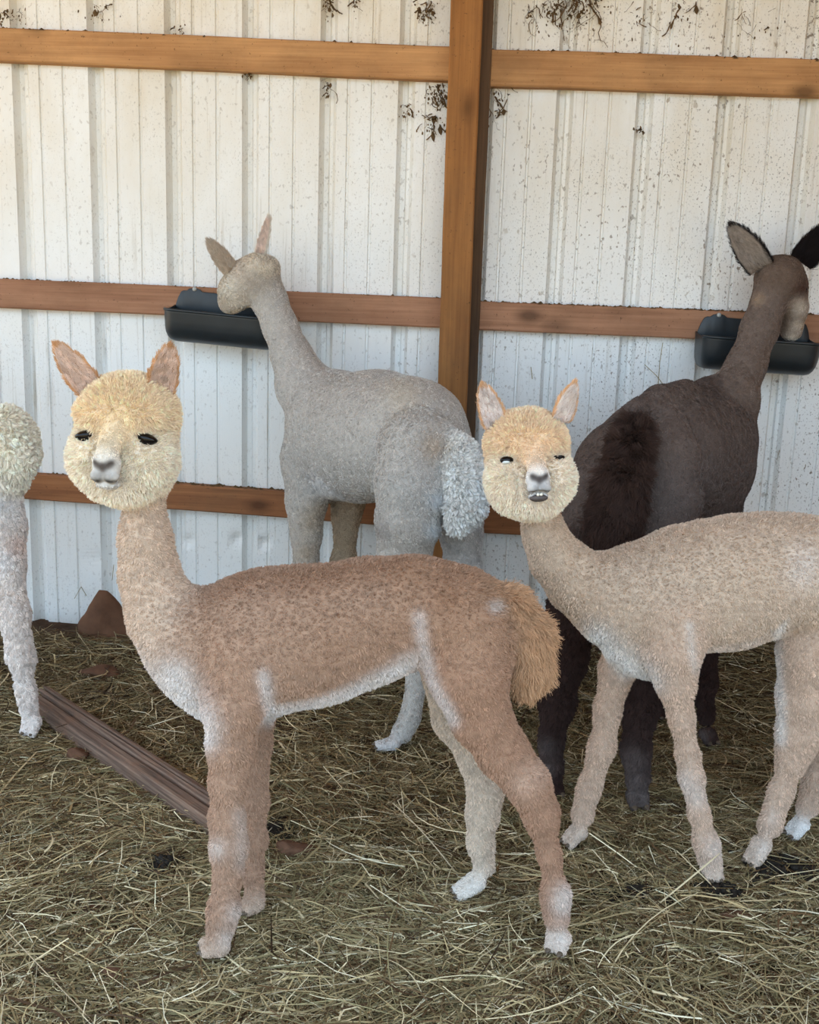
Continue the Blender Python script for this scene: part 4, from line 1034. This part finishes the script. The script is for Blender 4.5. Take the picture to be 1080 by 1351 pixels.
# dung: dark pellets trodden in patches
def dung(px, py, rx, ry, n, seed, label):
    rg = np.random.default_rng(seed); g = G(px, py)
    V, Fc = [], []
    ico = [(0, 0, 1)] + [(math.cos(a) * .9, math.sin(a) * .9, .42) for a in [k * 1.2566 for k in range(5)]] + [(math.cos(a) * .9, math.sin(a) * .9, -.42) for a in [k * 1.2566 + .628 for k in range(5)]] + [(0, 0, -1)]
    fi = [(0, 1 + k, 1 + (k + 1) % 5) for k in range(5)] + [(1 + k, 6 + k, 1 + (k + 1) % 5) for k in range(5)] + [(1 + (k + 1) % 5, 6 + k, 6 + (k + 1) % 5) for k in range(5)] + [(11, 6 + (k + 1) % 5, 6 + k) for k in range(5)]
    for i in range(n):
        q = rg.normal(size=2) * .45; r = rg.uniform(.004, .008)
        x, y = g[0] + q[0] * rx, g[1] + q[1] * ry; z = gz(x, y) + r * .5 + .012 * math.exp(-(q @ q) * 3) * rg.random() - .009
        b = len(V); st = rg.uniform(.8, 1.5)
        for v in ico: V.append((x + v[0] * r * st, y + v[1] * r, z + v[2] * r * .8))
        Fc += [tuple(b + k for k in f) for f in fi]
    o = link_mesh('dung_pellets', mesh_from('dung_pellets', V, Fc), M_DUNG); tag(o, label, 'dung', kind='stuff')
M_DUNG = mat_plain('dung', srgb(34, 28, 22), .8, .3, .4, 90)
dung(1045, 1150, .10, .07, 260, 1, 'dark dung pellets trodden into the hay at lower right')
dung(960, 1175, .10, .035, 70, 6, 'scattered dung pellets by the right alpaca\'s front foot')
dung(215, 1135, .045, .035, 160, 2, 'dark patch of dung in the hay behind the rail')
dung(362, 1100, .045, .05, 200, 3, 'dark dung heap behind the nearest alpaca\'s forelegs')
dung(835, 1175, .06, .03, 90, 4, 'few dung pellets under the right alpaca')

# ------------------------------------------------------------------ hay
def hay(name, n, xr, yr, seed, lmul=1.0, zmul=1.0, thin=None, wmul=1.0, label=None, pal_shift=0.0):
    rg = np.random.default_rng(seed)
    x = rg.uniform(*xr, n); y = rg.uniform(*yr, n)
    if thin is not None:
        keep = rg.random(n) < thin(x, y); x, y = x[keep], y[keep]; n = len(x)
    field = 1.1 * np.sin(x * 3.1 + 1.3 * np.sin(y * 2.3)) + 1.2 * np.cos(y * 4.2 + x * 1.7) + .8 * np.sin(x * 9 + y * 7)
    h = field * .7 + rg.normal(size=n) * .85
    L = np.minimum(np.clip(rg.lognormal(-2.45, .55, n), .025, .30) * lmul, .27)
    w = rg.uniform(.00045, .00115, n) * wmul * (1 + .9 * (rg.random(n) < .10))
    curv = rg.normal(size=n) * (1.1 if lmul < 1.3 else .55)
    mound = .5 + .5 * np.sin(x * 5 + 2) * np.sin(y * 6 + 1)
    z0 = gz(x, y) - .014 + rg.random(n) ** 1.5 * (.012 + .016 * mound) * zmul
    for fx, fy, fr in FEET:                         # trodden flat under each foot
        q = np.sqrt((x - fx) ** 2 + (y - fy) ** 2) - L * .3; z0 = np.where(q < fr, np.minimum(z0, gz(x, y) - .006), z0)
    tilt = rg.normal(size=n) * .13; sag = rg.uniform(.0, .35, n)
    K = 4 if lmul < 1.3 else 7; ts = np.linspace(-.5, .5, K)
    ctr = []
    for t in ts:
        a = h + curv * t
        ctr.append(np.stack([x + np.cos(a) * L * t, y + np.sin(a) * L * t, np.maximum(z0 + tilt * L * t - sag * L * t * t, gz(x, y) - .010)], 1))
    ctr = np.stack(ctr, 1)
    roll = rg.normal(size=n) * .7
    V = np.zeros((n, K, 2, 3))
    for k, t in enumerate(ts):
        a = h + curv * t; sd = np.stack([-np.sin(a) * np.cos(roll), np.cos(a) * np.cos(roll), np.sin(roll)], 1)
        ww = (w * (1.0 if k < K - 1 else .45))[:, None]
        V[:, k, 0] = ctr[:, k] - sd * ww; V[:, k, 1] = ctr[:, k] + sd * ww
    ok = ((ctr @ WN).max(1) < WD - .006); V, n = V[ok], int(ok.sum()); x, y = x[ok], y[ok]         # nothing through the wall
    base = (np.arange(n) * K * 2)[:, None]
    Q = np.concatenate([base + np.array([[2 * k, 2 * k + 1, 2 * k + 3, 2 * k + 2]]) for k in range(K - 1)])
    pal = np.array([srgb(*c) for c in ((154, 140, 108), (188, 174, 138), (224, 214, 184), (126, 116, 86), (106, 84, 60), (240, 234, 212), (146, 140, 108), (74, 56, 40))])
    pr = np.array([.20, .18, .12, .15, .13, .05, .09, .08])
    C = pal[rg.choice(len(pal), n, p=pr)] * rg.uniform(.6, 1.15, (n, 1)) * np.array([1.06, .98, .86]); browned = (rg.random(n) < np.clip((y - 1.7) / 1.6, 0, .6))[:, None]; C = np.where(browned, C * np.array([.62, .54, .46]), C)   # browner litter towards the wall, with the roof's shade painted in
    return V.reshape(-1, 3), Q, np.repeat(np.clip(C, 0, 1), K * 2, 0)
def thin_main(x, y):
    b = .5 + .5 * np.sin(x * 4.1 + 1.2 * np.sin(y * 3.7)) * np.cos(y * 5.3 + x)
    bare = np.exp(-(((x + .45) / .30) ** 2 + ((y - 2.75) / .28) ** 2)) * .6 + np.exp(-(((x - .15) / .22) ** 2 + ((y - 2.0) / .12) ** 2)) * .45
    back = np.clip((y - 2.0) / 1.0, 0, 1) * .38
    return np.clip(.62 + .5 * b - bare - back, .12, 1)
HV, HQ, HC, nb = [], [], [], 0
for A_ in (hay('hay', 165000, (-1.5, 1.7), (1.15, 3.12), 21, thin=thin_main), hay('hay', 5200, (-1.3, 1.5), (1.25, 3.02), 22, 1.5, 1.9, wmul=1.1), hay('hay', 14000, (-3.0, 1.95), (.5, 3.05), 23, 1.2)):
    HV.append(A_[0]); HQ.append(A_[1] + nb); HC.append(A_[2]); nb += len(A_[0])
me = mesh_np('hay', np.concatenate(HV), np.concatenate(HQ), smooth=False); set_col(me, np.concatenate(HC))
tag(link_mesh('hay', me, M_HAY), 'loose dry hay strewn over the whole shed floor', 'hay', kind='stuff')

# ------------------------------------------------------------------ cobwebs and dirt on the wall
def web(px, py, wpx, hpx, n, seed, off=.012, drop=.6):
    """Dusty cobweb tangle: drooping threads with clots of dirt."""
    rg = random.Random(seed); V, Fc = [], []
    for i in range(n):
        x, y = px + rg.uniform(-.5, .5) * wpx, py + rg.uniform(-.5, .1) * hpx
        ang = rg.uniform(0, 6.28); pts = []
        for k in range(rg.randint(4, 8)):
            u, z = WP(x, y, off); pts.append(np.array([u, -off + rg.uniform(-.006, .006), z]))
            ang += rg.uniform(-1.3, 1.3); st = hpx * rg.uniform(.03, .10)
            x += math.cos(ang) * st * .8; y += math.sin(ang) * st * .6 + st * drop
        r0 = rg.choice((.0004, .0006, .0008, .0012, .0022))
        for k, p in enumerate(pts):
            r = r0 * rg.uniform(.5, 1.8)
            for q in range(4): V.append(p + r * np.array([math.cos(q * 1.571), .6 * math.sin(q * 1.571), math.sin(q * 1.571) * .8]))
        b = len(V) - 4 * len(pts)
        for k in range(len(pts) - 1):
            for q in range(4): Fc.append((b + k * 4 + q, b + k * 4 + (q + 1) % 4, b + k * 4 + 4 + (q + 1) % 4, b + k * 4 + 4 + q))
    for i in range(n * 2):
        cxp, cyp = px + rg.gauss(0, .28) * wpx, py + rg.gauss(-.1, .24) * hpx; rp = rg.uniform(.4, 1.5) * (1 + 1.4 * (rg.random() < .08)); b = len(V); m = rg.randint(6, 9)
        st = rg.uniform(1.0, 2.4)
        for q in range(m):
            u, z = WP(cxp + math.cos(q / m * 6.283) * rp * rg.uniform(.5, 1.2), cyp + math.sin(q / m * 6.283) * rp * st * rg.uniform(.5, 1.2), off); V.append(np.array([u, -.001, z]))
        u, z = WP(cxp, cyp, off); V.append(np.array([u, -.001 - .0012 * rp, z]))
        Fc += [(b + q, b + (q + 1) % m, b + m) for q in range(m)]
    o = wall_part('cobweb', mesh_from('cobweb', V, Fc), M_DIRT); o['kind'] = 'stuff'; return o
for k, a in enumerate(((562, 18, 26, 40, 22), (700, 30, 20, 60, 8), (762, 14, 66, 90, 60), (725, 12, 20, 40, 12), (577, 130, 26, 40, 30), (568, 170, 30, 50, 12), (432, 8, 14, 40, 14), (468, 8, 8, 30, 6),
                       (431, 120, 8, 40, 8), (327, 98, 12, 16, 10), (845, 30, 30, 60, 8), (842, 172, 12, 10, 6), (655, 140, 30, 60, 12), (12, 24, 40, 30, 14), (130, 22, 40, 40, 8), (900, 25, 40, 60, 8), (235, 45, 12, 20, 6), (1000, 40, 60, 60, 8), (535, 150, 14, 30, 8))):
    web(*a, 40 + k)
def ledge(g0, g1, seed, n, big=1.0):
    """Dirt and chaff lying along the top edge of a girt."""
    rg = random.Random(seed); V, Fc = [], []
    ax, az = WP(*g0, off=GT); bx, bz = WP(*g1, off=GT)
    for i in range(n):
        t = rg.random(); r = rg.uniform(.002, .006) * big * (1 + .8 * (rg.random() < .06)); x = ax + (bx - ax) * t; z = az + (bz - az) * t + r * .25; y = -rg.uniform(.002, GT - .002)
        b = len(V)
        for q in range(6):
            a = q / 6 * 6.283 + rg.random(); V.append((x + r * math.cos(a) * 1.9 * rg.uniform(.6, 1.2), y + r * math.sin(a) * .6, z - .3 * r))
        V.append((x, y, z + r * rg.uniform(.4, 1.0)))
        Fc += [(b + q, b + (q + 1) % 6, b + 6) for q in range(6)]
    o = wall_part('ledge_dirt', mesh_from('ledge_dirt', V, Fc), M_DIRT); o['kind'] = 'stuff'
ledge((0, 37), (590, 63.5), 1, 420, 1.0); ledge((640, 66.5), (1080, 81), 2, 520, 1.2); ledge((0, 367.5), (580, 394), 3, 220, .6); ledge((620, 398), (1080, 415.5), 4, 500, .9); ledge((60, 626), (590, 664), 5, 260, .8); ledge((600, 666), (1080, 694), 6, 160, .8)
# loose stalks caught on the wall
def stalk(pts, off, seed):
    q = [np.array([WP(x, y, off)[0], -off, WP(x, y, off)[1]]) for x, y in pts]
    V, Fc = [], []
    for p in q:
        for s in (-1, 1): V.append(p + np.array([s * .0011, 0, .0004 * s]))
    Fc = [(2 * k, 2 * k + 1, 2 * k + 3, 2 * k + 2) for k in range(len(q) - 1)]
    me = mesh_from('wall_straw', V, Fc); set_col(me, np.tile(np.array(srgb(150, 134, 96)), (len(V), 1)))
    o = wall_part('wall_straw', me, M_HAY)
stalk([(874, 452), (870, 478), (868, 508)], .02, 1); stalk([(850, 481), (866, 496), (878, 512)], .02, 2); stalk([(700, 484), (702, 500)], .01, 3)
stalk([(98, 790), (107, 774), (114, 786)], .01, 4); stalk([(150, 745), (148, 765)], .01, 5)
